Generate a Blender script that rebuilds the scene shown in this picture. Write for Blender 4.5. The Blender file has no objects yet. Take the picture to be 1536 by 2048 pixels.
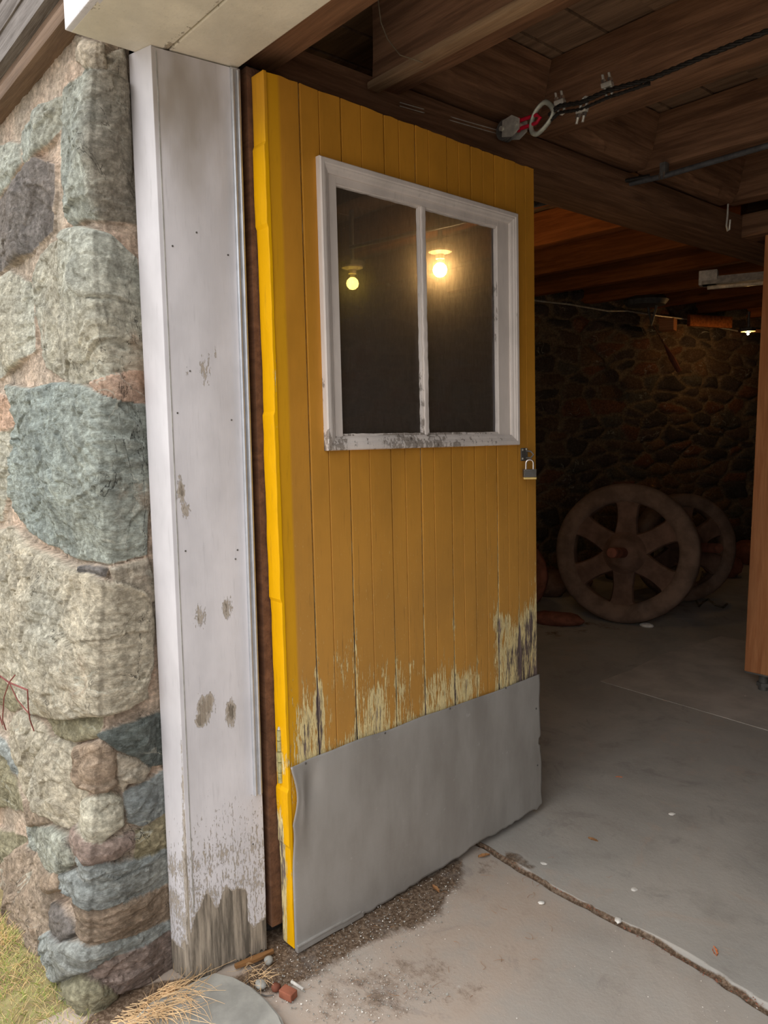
import bpy, bmesh, math, random
import numpy as np
from mathutils import Vector, Matrix, Euler
random.seed(7); rng = np.random.default_rng(7)
S = bpy.context.scene; COL = S.collection
# ---------------------------------------------------------------- camera (calibrated: 1536x2048, f = 1496 px)
F, CX, CY, HCAM = 1496., 768., 1024., 1.45
def _n(a): return a/np.linalg.norm(a)
_dn = _n(np.array([900-CX, 13500-CY, F])); _a = np.array([-520-CX, 857-CY, F]); _a = _n(_a-_a.dot(_dn)*_dn)
Xd, Zd = -_a, -_dn; Yd = np.cross(Zd, Xd); R = np.stack([Xd, Yd, Zd]); CAM = np.array([0, 0, HCAM])
def ray(px, py): return _n(R@np.array([px-CX, py-CY, F]))
def on_z(px, py, z): d = ray(px, py); return CAM+d*(z-HCAM)/d[2]
def on_y(px, py, y): d = ray(px, py); return CAM+d*y/d[1]
def on_x(px, py, x): d = ray(px, py); return CAM+d*x/d[0]
def proj(P): c = (P-CAM)@R; return CX+F*c[..., 0]/c[..., 2], CY+F*c[..., 1]/c[..., 2]
cd = bpy.data.cameras.new('camera'); cam = bpy.data.objects.new('camera', cd); COL.objects.link(cam); S.camera = cam
cd.sensor_fit = 'VERTICAL'; cd.sensor_height = 24; cd.lens = 24*F/2048; cd.clip_start = .02
Mr = Matrix([[R[i][0], -R[i][1], -R[i][2]] for i in range(3)]).to_4x4(); Mr.translation = Vector(CAM); cam.matrix_world = Mr
# ---------------------------------------------------------------- light
W = bpy.data.worlds.new('overcast_sky'); S.world = W; W.use_nodes = True
wn = W.node_tree.nodes; wl = W.node_tree.links; bg = wn['Background']
tc = wn.new('ShaderNodeTexCoord'); sx = wn.new('ShaderNodeSeparateXYZ'); wl.new(tc.outputs['Generated'], sx.inputs[0])
wr = wn.new('ShaderNodeValToRGB'); wl.new(sx.outputs['Z'], wr.inputs[0]); wd = wn.new('ShaderNodeVectorMath'); wd.operation = 'DOT_PRODUCT'; wd.inputs[1].default_value = (-.65, -.75, 0); wl.new(tc.outputs['Generated'], wd.inputs[0])
wq = wn.new('ShaderNodeMath'); wq.operation = 'MULTIPLY_ADD'; wq.inputs[1].default_value = .45; wq.inputs[2].default_value = 1.0; wl.new(wd.outputs['Value'], wq.inputs[0])   # brighter open sky in front, dimmer to the right
ws = wn.new('ShaderNodeVectorMath'); ws.operation = 'SCALE'; wl.new(wr.outputs[0], ws.inputs[0]); wl.new(wq.outputs[0], ws.inputs['Scale']); wl.new(ws.outputs[0], bg.inputs[0])
wr.color_ramp.elements[0].position = .02; wr.color_ramp.elements[0].color = (.40, .40, .40, 1)
wr.color_ramp.elements[1].position = .65; wr.color_ramp.elements[1].color = (1.15, 1.15, 1.17, 1)
bg.inputs[1].default_value = 1.25
S.view_settings.view_transform = 'Standard'; S.view_settings.look = 'None'; S.view_settings.gamma = 1
S.view_settings.use_curve_mapping = False; S.view_settings.exposure = 0.86
S.cycles.max_bounces = 10; S.cycles.diffuse_bounces = 6; S.cycles.sample_clamp_indirect = 6; S.cycles.use_denoising = True
BULB = 60.0
# ---------------------------------------------------------------- noise
def _h(i, j, k, s):
    n = (i*374761393+j*668265263+k*2147483647+s*1274126177) & 0xffffffff
    n = ((n ^ (n >> 13))*1274126177) & 0xffffffff; n = (n ^ (n >> 16))
    return (n & 0xffff)/65535.*2-1
def vn(P, s=0):
    P = np.asarray(P, float); I = np.floor(P).astype(np.int64); f = P-I; f = f*f*(3-2*f); r = 0
    for a in (0, 1):
        for b in (0, 1):
            for c in (0, 1):
                w = (f[..., 0] if a else 1-f[..., 0])*(f[..., 1] if b else 1-f[..., 1])*(f[..., 2] if c else 1-f[..., 2])
                r = r+w*_h(I[..., 0]+a, I[..., 1]+b, I[..., 2]+c, s)
    return r
def fbm(P, o=4, s=0):
    P = np.asarray(P, float); r = 0; a = 1.
    for k in range(o): r = r+a*vn(P*2**k+k*7.3, s+k); a *= .5
    return r/1.9
def p3(a, b, c=0): a, b = np.broadcast_arrays(np.asarray(a, float), np.asarray(b, float)); return np.stack([a, b, np.broadcast_to(np.asarray(c, float), a.shape)], -1)
def sm(x, a, b): t = np.clip((x-a)/(b-a), 0, 1); return t*t*(3-2*t)
def lin(r, g, b): return tuple(((c/255)/12.92 if c/255 <= .04045 else ((c/255+.055)/1.055)**2.4) for c in (r, g, b))
# ---------------------------------------------------------------- materials
class NT:
    def __init__(s, name):
        s.m = bpy.data.materials.new(name); s.m.use_nodes = True; s.t = s.m.node_tree; s.N = s.t.nodes; s.L = s.t.links; s.b = s.N['Principled BSDF']
    def n(s, typ, **kw):
        x = s.N.new('ShaderNode'+typ)
        for k, v in kw.items():
            if hasattr(x, k) and k not in ('Scale',): setattr(x, k, v)
            else: s.put(v, x.inputs[k.replace('_', ' ')])
        return x
    def put(s, v, sock):
        if isinstance(v, bpy.types.NodeSocket): s.L.new(v, sock)
        else:
            if isinstance(v, tuple) and len(v) == 3 and len(sock.default_value) == 4: v = v+(1,)
            sock.default_value = v
    def co(s, scale=(1, 1, 1), rnd=True):
        t = s.n('TexCoord').outputs['Object']; m = s.n('Mapping'); s.L.new(t, m.inputs[0]); m.inputs['Scale'].default_value = scale
        if rnd:
            o = s.n('ObjectInfo').outputs['Random']; c = s.n('VectorMath', operation='SCALE'); c.inputs[0].default_value = (37, 51, 23); s.L.new(o, c.inputs['Scale'])
            s.L.new(c.outputs[0], m.inputs['Location'])
        return m.outputs[0]
    def noise(s, co, scale, det=5, rough=.6, dist=0):
        x = s.n('TexNoise'); s.L.new(co, x.inputs['Vector']); x.inputs['Scale'].default_value = scale; x.inputs['Detail'].default_value = det; x.inputs['Roughness'].default_value = rough; x.inputs['Distortion'].default_value = dist
        return x.outputs[0]
    def mapr(s, v, a, b, c=0., d=1.):
        x = s.n('MapRange'); s.put(v, x.inputs[0])
        for i, q in enumerate((a, b, c, d)): s.put(q, x.inputs[1+i])
        x.interpolation_type = 'SMOOTHSTEP'; return x.outputs[0]
    def math(s, op, a, b=0.):
        x = s.n('Math', operation=op); s.put(a, x.inputs[0]); s.put(b, x.inputs[1]); return x.outputs[0]
    def mix(s, f, a, b, mode='MIX'):
        x = s.n('Mix', data_type='RGBA', blend_type=mode); s.put(f, x.inputs[0]); s.put(a, x.inputs[6]); s.put(b, x.inputs[7]); return x.outputs[2]
    def attr(s, name): x = s.n('Attribute'); x.attribute_name = name; return x
    def bump(s, h, st=.5, dist=.01, prev=None):
        x = s.n('Bump'); s.put(h, x.inputs['Height']); x.inputs['Strength'].default_value = st; x.inputs['Distance'].default_value = dist
        if prev: s.L.new(prev, x.inputs['Normal'])
        return x.outputs[0]
    def out(s, col=None, rough=.8, nor=None, metal=0., spec=.3):
        if col is not None: s.put(col, s.b.inputs['Base Color'])
        s.put(rough, s.b.inputs['Roughness']); s.put(metal, s.b.inputs['Metallic']); s.b.inputs['Specular IOR Level'].default_value = spec
        if nor: s.L.new(nor, s.b.inputs['Normal'])
        return s.m
def wood(name, c1, c2, rough=.85, g=1., knots=True, spec=.15):
    t = NT(name); a = t.noise(t.co((1.2, 16, 16)), 2.2*g, 6, .65, .4); b = t.noise(t.co((.6, 3, 3)), 1.6, 3); c = t.noise(t.co((4, 90, 90)), 1.5*g, 3)
    col = t.mix(t.mapr(a, .3, .7), c1, c2); col = t.mix(t.mapr(b, .35, .75, 0, .55), col, tuple(q*.5 for q in c1)); col = t.mix(t.mapr(c, .5, .75, 0, .35), col, tuple(q*.45 for q in c1))
    if knots:
        v = t.n('TexVoronoi'); t.L.new(t.co((1.3, 6, 6)), v.inputs['Vector']); v.inputs['Scale'].default_value = 1.1
        col = t.mix(t.mapr(v.outputs['Distance'], .05, .11, .8, 0.), col, tuple(q*.3 for q in c1))
    return t.out(col, rough, t.bump(t.math('ADD', a, c), .5, .004), spec=spec)
def plain(name, c, rough=.6, metal=0., var=.25, bs=.3, spec=.3, sc=30):
    t = NT(name); a = t.noise(t.co(), sc, 5); col = t.mix(t.mapr(a, .3, .7), tuple(q*(1-var) for q in c), tuple(min(1, q*(1+var)) for q in c))
    return t.out(col, rough, t.bump(a, bs, .002), metal, spec)
def emit(name, c, st):
    t = NT(name); t.b.inputs['Emission Color'].default_value = c+(1,); t.b.inputs['Emission Strength'].default_value = st; t.b.inputs['Base Color'].default_value = c+(1,); return t.m
def stone_mat(name, bs=.8, dull=1.):
    t = NT(name); c = t.attr('col').outputs['Color']; lay = t.attr('lay').outputs['Fac']; rel = t.attr('mort').outputs['Fac']
    co = t.co((1, 1, 1), False); n1 = t.noise(co, 9, 9, .72, .1); n2 = t.noise(co, 55, 6, .7); n3 = t.noise(t.co((16, 10, 60), False), 1.3, 6, .7, .5); n5 = t.noise(t.co((26, 26, 60), False), 1.6, 7, .75, .2); vo = t.n('TexVoronoi'); vo.feature = 'F1'; t.L.new(t.co((30, 30, 44), False), vo.inputs['Vector']); vo.inputs['Scale'].default_value = 1.; vo = vo.outputs['Distance']; n4 = t.noise(co, 3.2, 4)
    g = t.mix(t.mapr(n1, .3, .72), (.80, .80, .79), (1.16, 1.16, 1.14)); col = t.mix(1., c, g, 'MULTIPLY')
    g2 = t.mix(t.mapr(n2, .35, .7), (.7, .7, .69), (1.28, 1.28, 1.28)); col = t.mix(1., col, g2, 'MULTIPLY')
    vein = t.math('ABSOLUTE', t.math('SUBTRACT', t.noise(t.co((3, 3, 5), False), 1.3, 3, .5, .8), .5)); st = t.math('MULTIPLY', t.math('MULTIPLY', t.mapr(vein, .0, .012, .6, 0.), t.mapr(n4, .5, .62)), t.math('SUBTRACT', 1., rel))
    col = t.mix(st, col, lin(205, 205, 190)); rust = t.math('MULTIPLY', t.mapr(n4, .6, .72, 0, .5), t.mapr(n1, .45, .6)); col = t.mix(rust, col, lin(150, 112, 80))
    crk = t.math('ABSOLUTE', t.math('SUBTRACT', t.noise(t.co((5, 5, 2.2), False), 1.3, 5, .6, 1.2), .5)); cm = t.math('MULTIPLY', t.mapr(crk, .0, .006, 1., 0.), t.mapr(n4, .5, .6)); col = t.mix(t.math('MULTIPLY', cm, .75), col, (.02, .02, .018))
    col = t.mix(t.mapr(n5, .38, .66), t.mix(1., col, (.78, .77, .75), 'MULTIPLY'), t.mix(1., col, (1.2, 1.2, 1.2), 'MULTIPLY')); hh = t.math('ADD', t.math('ADD', t.math('ADD', t.math('MULTIPLY', n1, .8), t.math('ADD', t.math('MULTIPLY', n5, .8), t.math('MULTIPLY', vo, .1))), t.math('MULTIPLY', n2, .5)), t.math('MULTIPLY', t.math('MULTIPLY', n3, lay), 1.8)); hh = t.math('SUBTRACT', hh, t.math('MULTIPLY', cm, .5))
    return t.out(col, .9, t.bump(hh, bs, .017), spec=.2)
M = {}
M['stone'] = stone_mat('fieldstone', .75); M['instone'] = stone_mat('inner_fieldstone', .8)
def peel_paint(name, paint, under, woodc, paint2=None, stretch=(26, 26, 3.), fine=(60, 60, 12), thick=.0016):
    """paint that has flaked off along the grain; 'wear' 0..1 says how far gone, 'fresh' mixes a second coat"""
    t = NT(name); w = t.attr('wear').outputs['Fac']; co = t.co(stretch, False); n = t.noise(co, 1.5, 8, .72, .3); nn = t.noise(t.co(fine, False), 1.6, 5, .7)
    nm = t.math('ADD', t.math('MULTIPLY', n, .52), t.math('MULTIPLY', nn, .48)); e = t.math('SUBTRACT', t.math('ADD', nm, w), 1.)
    off = t.mapr(e, -.004, .012); bare = t.mapr(e, .06, .16)
    big = t.noise(t.co((2.5, 2.5, 1.2), False), 2, 4); fine = t.noise(t.co((90, 90, 9), False), 1.2, 4)
    pc = t.mix(t.mapr(big, .3, .7), tuple(q*.86 for q in paint), tuple(min(1, q*1.12) for q in paint))
    if paint2: pc = t.mix(t.attr('fresh').outputs['Fac'], pc, paint2)
    pc = t.mix(t.mapr(fine, .55, .75, 0, .28), pc, tuple(q*.6 for q in paint)); pc = t.mix(t.mapr(t.attr('stain').outputs['Fac'], 0, 1, 0, .8), pc, lin(150, 138, 122))
    ag = t.attr('age').outputs['Fac']; ln = t.noise(t.co((130, 130, 3.5), False), 1.6, 6, .7); sp_ = t.noise(t.co((220, 220, 40), False), 1.5, 4, .7); pc = t.mix(t.math('MULTIPLY', ag, .30), pc, lin(196, 158, 104)); pc = t.mix(t.math('MULTIPLY', ag, t.mapr(ln, .60, .68, 0, .6)), pc, lin(92, 66, 46)); pc = t.mix(t.math('MULTIPLY', ag, t.mapr(sp_, .66, .70, 0, .75)), pc, lin(232, 214, 160))
    wc = t.mix(t.mapr(t.noise(t.co((45, 45, 3.2), False), 1.5, 6, .7), .35, .68), tuple(q*.4 for q in woodc), tuple(q*1.45 for q in woodc))
    col = t.mix(off, pc, under); col = t.mix(bare, col, wc); edge = t.math('MULTIPLY', t.mapr(e, -.02, -.002), t.math('SUBTRACT', 1., off)); col = t.mix(t.math('MULTIPLY', edge, .35), col, tuple(q*.55 for q in paint))
    h = t.math('SUBTRACT', t.math('MULTIPLY', fine, .25), t.math('ADD', off, t.math('MULTIPLY', bare, .5))); ro = t.mix(off, (.5, .5, .5), (.92, .92, .92))
    return t.out(col, ro, t.bump(h, .8, thick), spec=.3)
M['yellow'] = peel_paint('mustard_paint', lin(200, 140, 46), lin(236, 216, 158), lin(112, 96, 92), lin(246, 184, 0), stretch=(58, 58, 5.), fine=(170, 170, 15))
M['white'] = peel_paint('white_paint', lin(214, 211, 213), lin(180, 170, 158), lin(150, 139, 124), stretch=(60, 60, 11.), fine=(150, 150, 45))
M['lintel'] = peel_paint('cream_lintel_paint', lin(226, 219, 200), lin(176, 164, 144), lin(130, 115, 95), stretch=(8, 20, 20))
M['frame_w'] = peel_paint('window_frame_paint', lin(226, 217, 209), lin(160, 150, 140), lin(105, 92, 80), stretch=(20, 30, 20))
M['old'] = wood('old_dark_timber', lin(146, 108, 80), lin(96, 68, 49)); M['dirtyboard'] = wood('dusty_subfloor_board', lin(150, 122, 96), lin(106, 84, 66))
M['oldlight'] = wood('dusty_batten_wood', lin(176, 146, 112), lin(130, 102, 76)); M['orange'] = wood('newer_orange_joist_wood', lin(164, 98, 50), lin(116, 64, 30))
M['post'] = wood('fresh_fir_post', lin(206, 142, 94), lin(176, 112, 70), .6); M['brown'] = wood('brown_jamb_wood', lin(124, 90, 68), lin(90, 64, 50), knots=False)
M['siding'] = wood('weathered_grey_clapboard', lin(150, 142, 136), lin(88, 80, 74), g=1.4); M['silln'] = wood('brown_sill_board', lin(136, 112, 92), lin(96, 78, 64)); M['rawwood'] = wood('raw_split_wood', lin(176, 130, 84), lin(130, 92, 58), knots=False)
M['alu'] = plain('aluminium_strip', lin(200, 203, 208), .38, .6, .08, .1); M['steel'] = plain('galvanised_steel', lin(206, 202, 188), .4, .4, .2, .3); M['dsteel'] = plain('dull_steel', lin(112, 109, 104), .5, .4)
M['red'] = plain('red_shackle_paint', lin(190, 24, 50), .45); M['thim'] = plain('galvanised_thimble', lin(176, 178, 162), .5, .35); M['cable'] = plain('oily_wire_rope', lin(46, 42, 38), .6, .5, sc=150)
M['pipe'] = plain('grey_conduit', lin(96, 96, 96), .5, .4); M['rustiron'] = plain('rusty_cast_iron', lin(118, 90, 74), .85, .1, .3, .8, sc=9); M['rustred'] = plain('red_rusted_iron', lin(128, 78, 60), .85, .1, .3, .6, sc=14)
M['rim'] = plain('muddy_wheel_rim', lin(122, 98, 82), .9, 0, .3, .9, sc=8); M['brass'] = plain('brass_padlock_base', lin(235, 205, 130), .3, .8, .1, .1); M['lockbody'] = plain('steel_padlock_body', lin(130, 128, 124), .38, .8, .12, .2)
M['chrome'] = plain('padlock_shackle', lin(225, 215, 205), .18, .9, .05, .05); M['hinge'] = plain('painted_hinge', lin(176, 170, 120), .5, .3, .3, .5, sc=60); M['porcelain'] = plain('porcelain_lampholder', lin(225, 205, 175), .3)
M['bulb'] = emit('warm_bulb_glow', (1, .62, .26), BULB); M['bulb2'] = emit('dim_yellow_bulb_glow', (1, .72, .12), 5.5); M['bulb3'] = emit('far_bulb_glow', (1, .55, .2), 650)
M['cloth'] = plain('dusty_white_plastic', lin(190, 182, 170), .5); M['brick'] = plain('broken_brick', lin(150, 92, 70), .9); M['pebble'] = plain('grey_pebble', lin(160, 158, 150), .8); M['pebbleW'] = plain('white_paint_chip', lin(225, 220, 210), .7)
M['leaf'] = plain('dry_leaf', lin(150, 108, 70), .8); M['leafo'] = plain('orange_dead_leaf', lin(196, 112, 66), .7); M['straw'] = plain('dry_straw', lin(222, 188, 142), .8, sc=8); M['twig'] = plain('reddish_twig', lin(130, 72, 66), .7); M['dark'] = plain('dark_recess', lin(30, 26, 22), .9)
M['rope'] = plain('old_rope', lin(120, 106, 84), .9); M['slabst'] = plain('worn_stone_slab', lin(158, 156, 148), .85, 0, .2, .6, sc=12)
t = NT('galvanised_kick_plate'); n1 = t.noise(t.co((3, 3, 1)), 3, 5); n2 = t.noise(t.co((1, 1, 14)), 9, 4); n3 = t.noise(t.co(), 26, 7, .7)
col = t.mix(t.mapr(n1, .3, .7), lin(162, 157, 150), lin(182, 178, 172)); col = t.mix(t.mapr(n3, .62, .72, 0, .5), col, lin(205, 204, 200)); M['plate'] = t.out(col, t.mapr(n1, .3, .7, .42, .6), t.bump(t.math('ADD', n2, n3), .12, .003), .3, .4)
# glass coated with dust
t = NT('dusty_window_glass'); t.N.remove(t.b); o = t.N['Material Output']
tr = t.n('BsdfTransparent'); tr.inputs[0].default_value = (.93, .90, .86, 1); df = t.n('BsdfTranslucent'); df.inputs[0].default_value = (.62, .5, .36, 1); d2 = t.n('BsdfDiffuse'); d2.inputs[0].default_value = (.30, .25, .21, 1)
rf = t.n('BsdfGlossy'); rf.inputs['Roughness'].default_value = .36; rf.inputs[0].default_value = (.9, .8, .66, 1); gl = t.n('BsdfGlossy'); gl.inputs['Roughness'].default_value = .12
nz = t.noise(t.co((40, 40, 9)), 3, 8, .8); nb = t.noise(t.co((2, 2, 2)), 2, 3)
def mixs(f, a, b): x = t.n('MixShader'); t.put(f, x.inputs[0]); t.L.new(a, x.inputs[1]); t.L.new(b, x.inputs[2]); return x.outputs[0]
sh = mixs(.55, df.outputs[0], d2.outputs[0]); sh = mixs(t.mapr(nz, .3, .75, .12, .34), tr.outputs[0], sh); sh = mixs(.015, sh, gl.outputs[0]); t.L.new(sh, o.inputs[0])
vs_ = t.n('VolumeScatter'); vs_.inputs['Color'].default_value = (1, .86, .62, 1); vs_.inputs['Density'].default_value = 170.; vs_.inputs['Anisotropy'].default_value = .965; t.L.new(vs_.outputs[0], o.inputs['Volume']); M['glass'] = t.m
# concrete floor
t = NT('old_concrete'); co = t.co(rnd=False); dirt = t.attr('dirt').outputs['Fac']; warm = t.attr('warm').outputs['Fac']
a = t.noise(co, 1.6, 6, .65, .6); b = t.noise(co, 7, 7, .7); c = t.noise(co, 90, 4, .7); m2 = t.noise(t.co((1, 1, 1), False), 3.1, 9, .72, 1.5); w2 = t.noise(co, 5.3, 8, .8, .3); v = t.noise(t.co((30, 6, 6), False), 1.2, 5, .7)
col = t.mix(t.mapr(a, .3, .7), lin(160, 157, 150), lin(184, 179, 170)); col = t.mix(t.math('MULTIPLY', warm, t.mapr(b, .25, .7, .4, 1.)), col, lin(188, 168, 150)); col = t.mix(t.mapr(b, .5, .75, 0, .4), col, lin(136, 130, 122)); col = t.mix(t.mapr(v, .55, .75, 0, .2), col, lin(190, 186, 180))
col = t.mix(t.mapr(c, .66, .74, 0, .5), col, lin(92, 84, 76)); col = t.mix(t.mapr(t.noise(co, 38, 5, .75), .72, .76, 0, .7), col, lin(214, 210, 204))
dm = t.mapr(t.math('ADD', dirt, t.math('MULTIPLY', t.math('SUBTRACT', b, .5), .9)), .42, .62); dc = t.mix(t.mapr(c, .4, .65), lin(92, 74, 58), lin(142, 122, 102)); col = t.mix(dm, col, dc); sp = t.mapr(t.noise(co, 160, 3, .7), .66, .7); col = t.mix(t.math('MULTIPLY', sp, t.math('ADD', t.math('MULTIPLY', dm, .8), .0)), col, lin(205, 196, 182))
col = t.mix(t.mapr(m2, .55, .66, 0, .34), col, lin(128, 122, 118)); col = t.mix(t.mapr(w2, .66, .72, 0, .5), col, lin(214, 210, 202)); col = t.mix(t.mapr(m2, .44, .34, 0, .35), col, lin(188, 168, 150)); M['floor'] = t.out(col, .85, t.bump(t.math('ADD', b, t.math('MULTIPLY', c, t.math('ADD', t.math('MULTIPLY', dm, 2.), .35))), .3, .006), spec=.2)
t = NT('mossy_soil'); co = t.co(rnd=False); a = t.noise(co, 12, 6); M['soil'] = t.out(t.mix(t.mapr(a, .35, .65), lin(132, 116, 84), lin(160, 150, 104)), .95, t.bump(a, .6, .02))
t = NT('grass_blades'); hh = t.n('ObjectInfo'); at = t.attr('col').outputs['Color']; M['grass'] = t.out(at, .7)
# ---------------------------------------------------------------- object helpers
def mesh_obj(name, V, Fc, mat, parent=None, attrs=None, smooth=False, loc=None, rot=None, link=True):
    me = bpy.data.meshes.new(name); V = np.asarray(V, float); me.from_pydata(V.tolist(), [], Fc if isinstance(Fc, list) else Fc.tolist()); me.update()
    if attrs:
        for k, v in attrs.items():
            v = np.asarray(v, float)
            if v.ndim == 2: a = me.color_attributes.new(k, 'FLOAT_COLOR', 'POINT'); a.data.foreach_set('color', np.concatenate([v, np.ones((len(v), 1))], 1).ravel())
            else: a = me.attributes.new(k, 'FLOAT', 'POINT'); a.data.foreach_set('value', v.ravel())
    if smooth: me.polygons.foreach_set('use_smooth', [True]*len(me.polygons))
    me.materials.append(mat); o = bpy.data.objects.new(name, me); COL.objects.link(o)
    if loc is not None: o.location = loc
    if rot is not None: o.rotation_euler = rot
    if parent: o.parent = parent
    return o
def grid_faces(nu, nv, skip=None):
    i = np.arange(nu-1)[:, None]*nv+np.arange(nv-1)[None]; f = np.stack([i, i+nv, i+nv+1, i+1], -1)
    if skip is not None: f = f[~skip]
    return f.reshape(-1, 4)
def tag(o, label=None, cat=None, group=None, kind=None):
    for k, v in (('label', label), ('category', cat), ('group', group), ('kind', kind)):
        if v: o[k] = v
    return o
def empty(name, loc=(0, 0, 0), rot=(0, 0, 0), **kw):
    o = bpy.data.objects.new(name, None); COL.objects.link(o); o.location = loc; o.rotation_euler = rot; o.empty_display_size = .05; return tag(o, **kw)
class MB:
    def __init__(s): s.V = []; s.F = []
    def add(s, V, Fc):
        k = len(s.V); s.V += [tuple(map(float, v)) for v in V]; s.F += [tuple(int(i)+k for i in f) for f in Fc]; return s
    def box(s, a, b, bev=.0, seg=(1, 1, 1), rough=0, seed=0):
        """bevelled, subdivided box between corners a and b; rough = hand-hewn waviness"""
        bm = bmesh.new(); bmesh.ops.create_cube(bm, size=1); a = np.minimum(a, b).astype(float) if 0 else np.array(a, float); b = np.array(b, float)
        lo, hi = np.minimum(a, b), np.maximum(a, b)
        for v in bm.verts: v.co = Vector([(lo[i]+hi[i])/2+v.co[i]*(hi[i]-lo[i]) for i in range(3)])
        if bev: bmesh.ops.bevel(bm, geom=list(bm.edges), offset=min(bev, .45*min(hi-lo)), segments=2, profile=.6, affect='EDGES')
        for ax in range(3):
            for k in range(1, seg[ax]):
                c = lo[ax]+(hi[ax]-lo[ax])*k/seg[ax]; nrm = [0, 0, 0]; nrm[ax] = 1; p = [0, 0, 0]; p[ax] = c
                bmesh.ops.bisect_plane(bm, geom=bm.verts[:]+bm.edges[:]+bm.faces[:], plane_co=p, plane_no=nrm)
        V = np.array([v.co[:] for v in bm.verts])
        if rough: 
            V = V+np.stack([fbm(V*[3, 9, 9]+seed*3.1+q*11, 3) for q in range(3)], -1)*rough*np.array([.3, 1, 1])
        bm.verts.index_update(); s.add(V, [[v.index for v in f.verts] for f in bm.faces]); bm.free(); return s
    def tube(s, pts, r, n=10, cap=True, closed=False):
        P = [np.array(p, float) for p in pts]; m = len(P); rr = r if hasattr(r, '__len__') else [r]*m; k = len(s.V); ref = None
        for i, p in enumerate(P):
            if closed: t_ = P[(i+1) % m]-P[i-1]
            else: t_ = P[min(i+1, m-1)]-P[max(i-1, 0)]
            t_ = _n(t_)
            if ref is None: ref = np.cross(t_, [0, 0, 1.]) if abs(t_[2]) < .9 else np.cross(t_, [1., 0, 0])
            ref = _n(ref-ref.dot(t_)*t_); q = np.cross(t_, ref)
            for j in range(n):
                a = 2*math.pi*j/n; s.V.append(tuple(p+rr[i]*(math.cos(a)*ref+math.sin(a)*q)))
        for i in range(m if closed else m-1):
            for j in range(n):
                a, b = k+i*n, k+((i+1) % m)*n; s.F.append((a+j, a+(j+1) % n, b+(j+1) % n, b+j))
        if cap and not closed: s.F.append(tuple(k+j for j in range(n))[::-1]); s.F.append(tuple(k+(m-1)*n+j for j in range(n)))
        return s
    def lathe(s, prof, n=32, axis='z', c=(0, 0, 0), wob=0):
        k = len(s.V); m = len(prof)
        for j in range(n):
            a = 2*math.pi*j/n; w = 1+wob*math.sin(3*a+1)+wob*.6*math.sin(7*a)
            for r, h in prof:
                x, y = r*w*math.cos(a), r*w*math.sin(a); p = (x, y, h) if axis == 'z' else ((h, x, y) if axis == 'x' else (x, h, y)); s.V.append(tuple(np.add(p, c)))
        for j in range(n):
            for i in range(m-1): a, b = k+j*m, k+((j+1) % n)*m; s.F.append((a+i, b+i, b+i+1, a+i+1))
        return s
    def prism(s, poly, z0, z1, axis=2):
        n = len(poly); o = lambda p, h: (p[0], p[1], h) if axis == 2 else ((p[0], h, p[1]) if axis == 1 else (h, p[0], p[1])); V = [o(p, z0) for p in poly]+[o(p, z1) for p in poly]
        return s.add(V, [tuple(range(n))[::-1], tuple(range(n, 2*n))]+[(i, (i+1) % n, n+(i+1) % n, n+i) for i in range(n)])
    def blob(s, c, r, sq=(1, 1, 1), sub=2, rough=.25, seed=0):
        bm = bmesh.new(); bmesh.ops.create_icosphere(bm, subdivisions=sub, radius=1); V = np.array([v.co[:] for v in bm.verts]); V = V*(1+rough*fbm(V*1.6+seed*5.7, 3)[:, None]); V = V*np.array(sq)*r+np.array(c)
        s.add(V, [[v.index for v in f.verts] for f in bm.faces]); bm.free(); return s
    def build(s, name, mat, parent=None, smooth=False, fn=None, attrs=None, **kw):
        V = np.array(s.V); V = fn(V) if fn else V; a = attrs(np.array(s.V)) if attrs else None
        o = mesh_obj(name, V, s.F, mat, parent, a, smooth, **kw)
        bm = bmesh.new(); bm.from_mesh(o.data); bmesh.ops.recalc_face_normals(bm, faces=bm.faces); bm.to_mesh(o.data); bm.free()
        if smooth: o.data.polygons.foreach_set('use_smooth', [True]*len(o.data.polygons)); o.data.set_sharp_from_angle(angle=math.radians(smooth if smooth > 1 else 40))
        return o
def poly_dist(px, py, poly):
    """signed distance (inside positive) of points to a polygon"""
    P = np.array(poly, float); ins = np.zeros(px.shape, bool); d = np.full(px.shape, 1e9)
    for i in range(len(P)):
        (ax, ay), (bx, by) = P[i], P[(i+1) % len(P)]
        c = ((ay > py) != (by > py)) & (px < (bx-ax)*(py-ay)/((by-ay) or 1e-9)+ax); ins ^= c
        L = (bx-ax)**2+(by-ay)**2; t_ = np.clip(((px-ax)*(bx-ax)+(py-ay)*(by-ay))/max(L, 1e-9), 0, 1); d = np.minimum(d, np.hypot(px-ax-t_*(bx-ax), py-ay-t_*(by-ay)))
    return np.where(ins, d, -d)
def cells3(P, sd):
    """fracture facets: every 3-D cell is a plane of its own tilt and step; returns height and a random tone"""
    I = np.floor(P).astype(np.int64); best = np.full(P.shape[:-1], 9e9); hh = np.zeros(best.shape); tone = np.zeros(best.shape)
    for a in (-1, 0, 1):
        for b in (-1, 0, 1):
            for c in (-1, 0, 1):
                K = I+[a, b, c]; h_ = [_h(K[..., 0], K[..., 1], K[..., 2], sd+q) for q in range(7)]; D = P-K-.5-.45*np.stack(h_[:3], -1); d = (D*D).sum(-1); m = d < best
                best = np.where(m, d, best); hh = np.where(m, .35*h_[3]+.85*(D[..., 0]*h_[4]+D[..., 1]*h_[5]+D[..., 2]*h_[6]), hh); tone = np.where(m, h_[5], tone)
    return hh, tone
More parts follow.
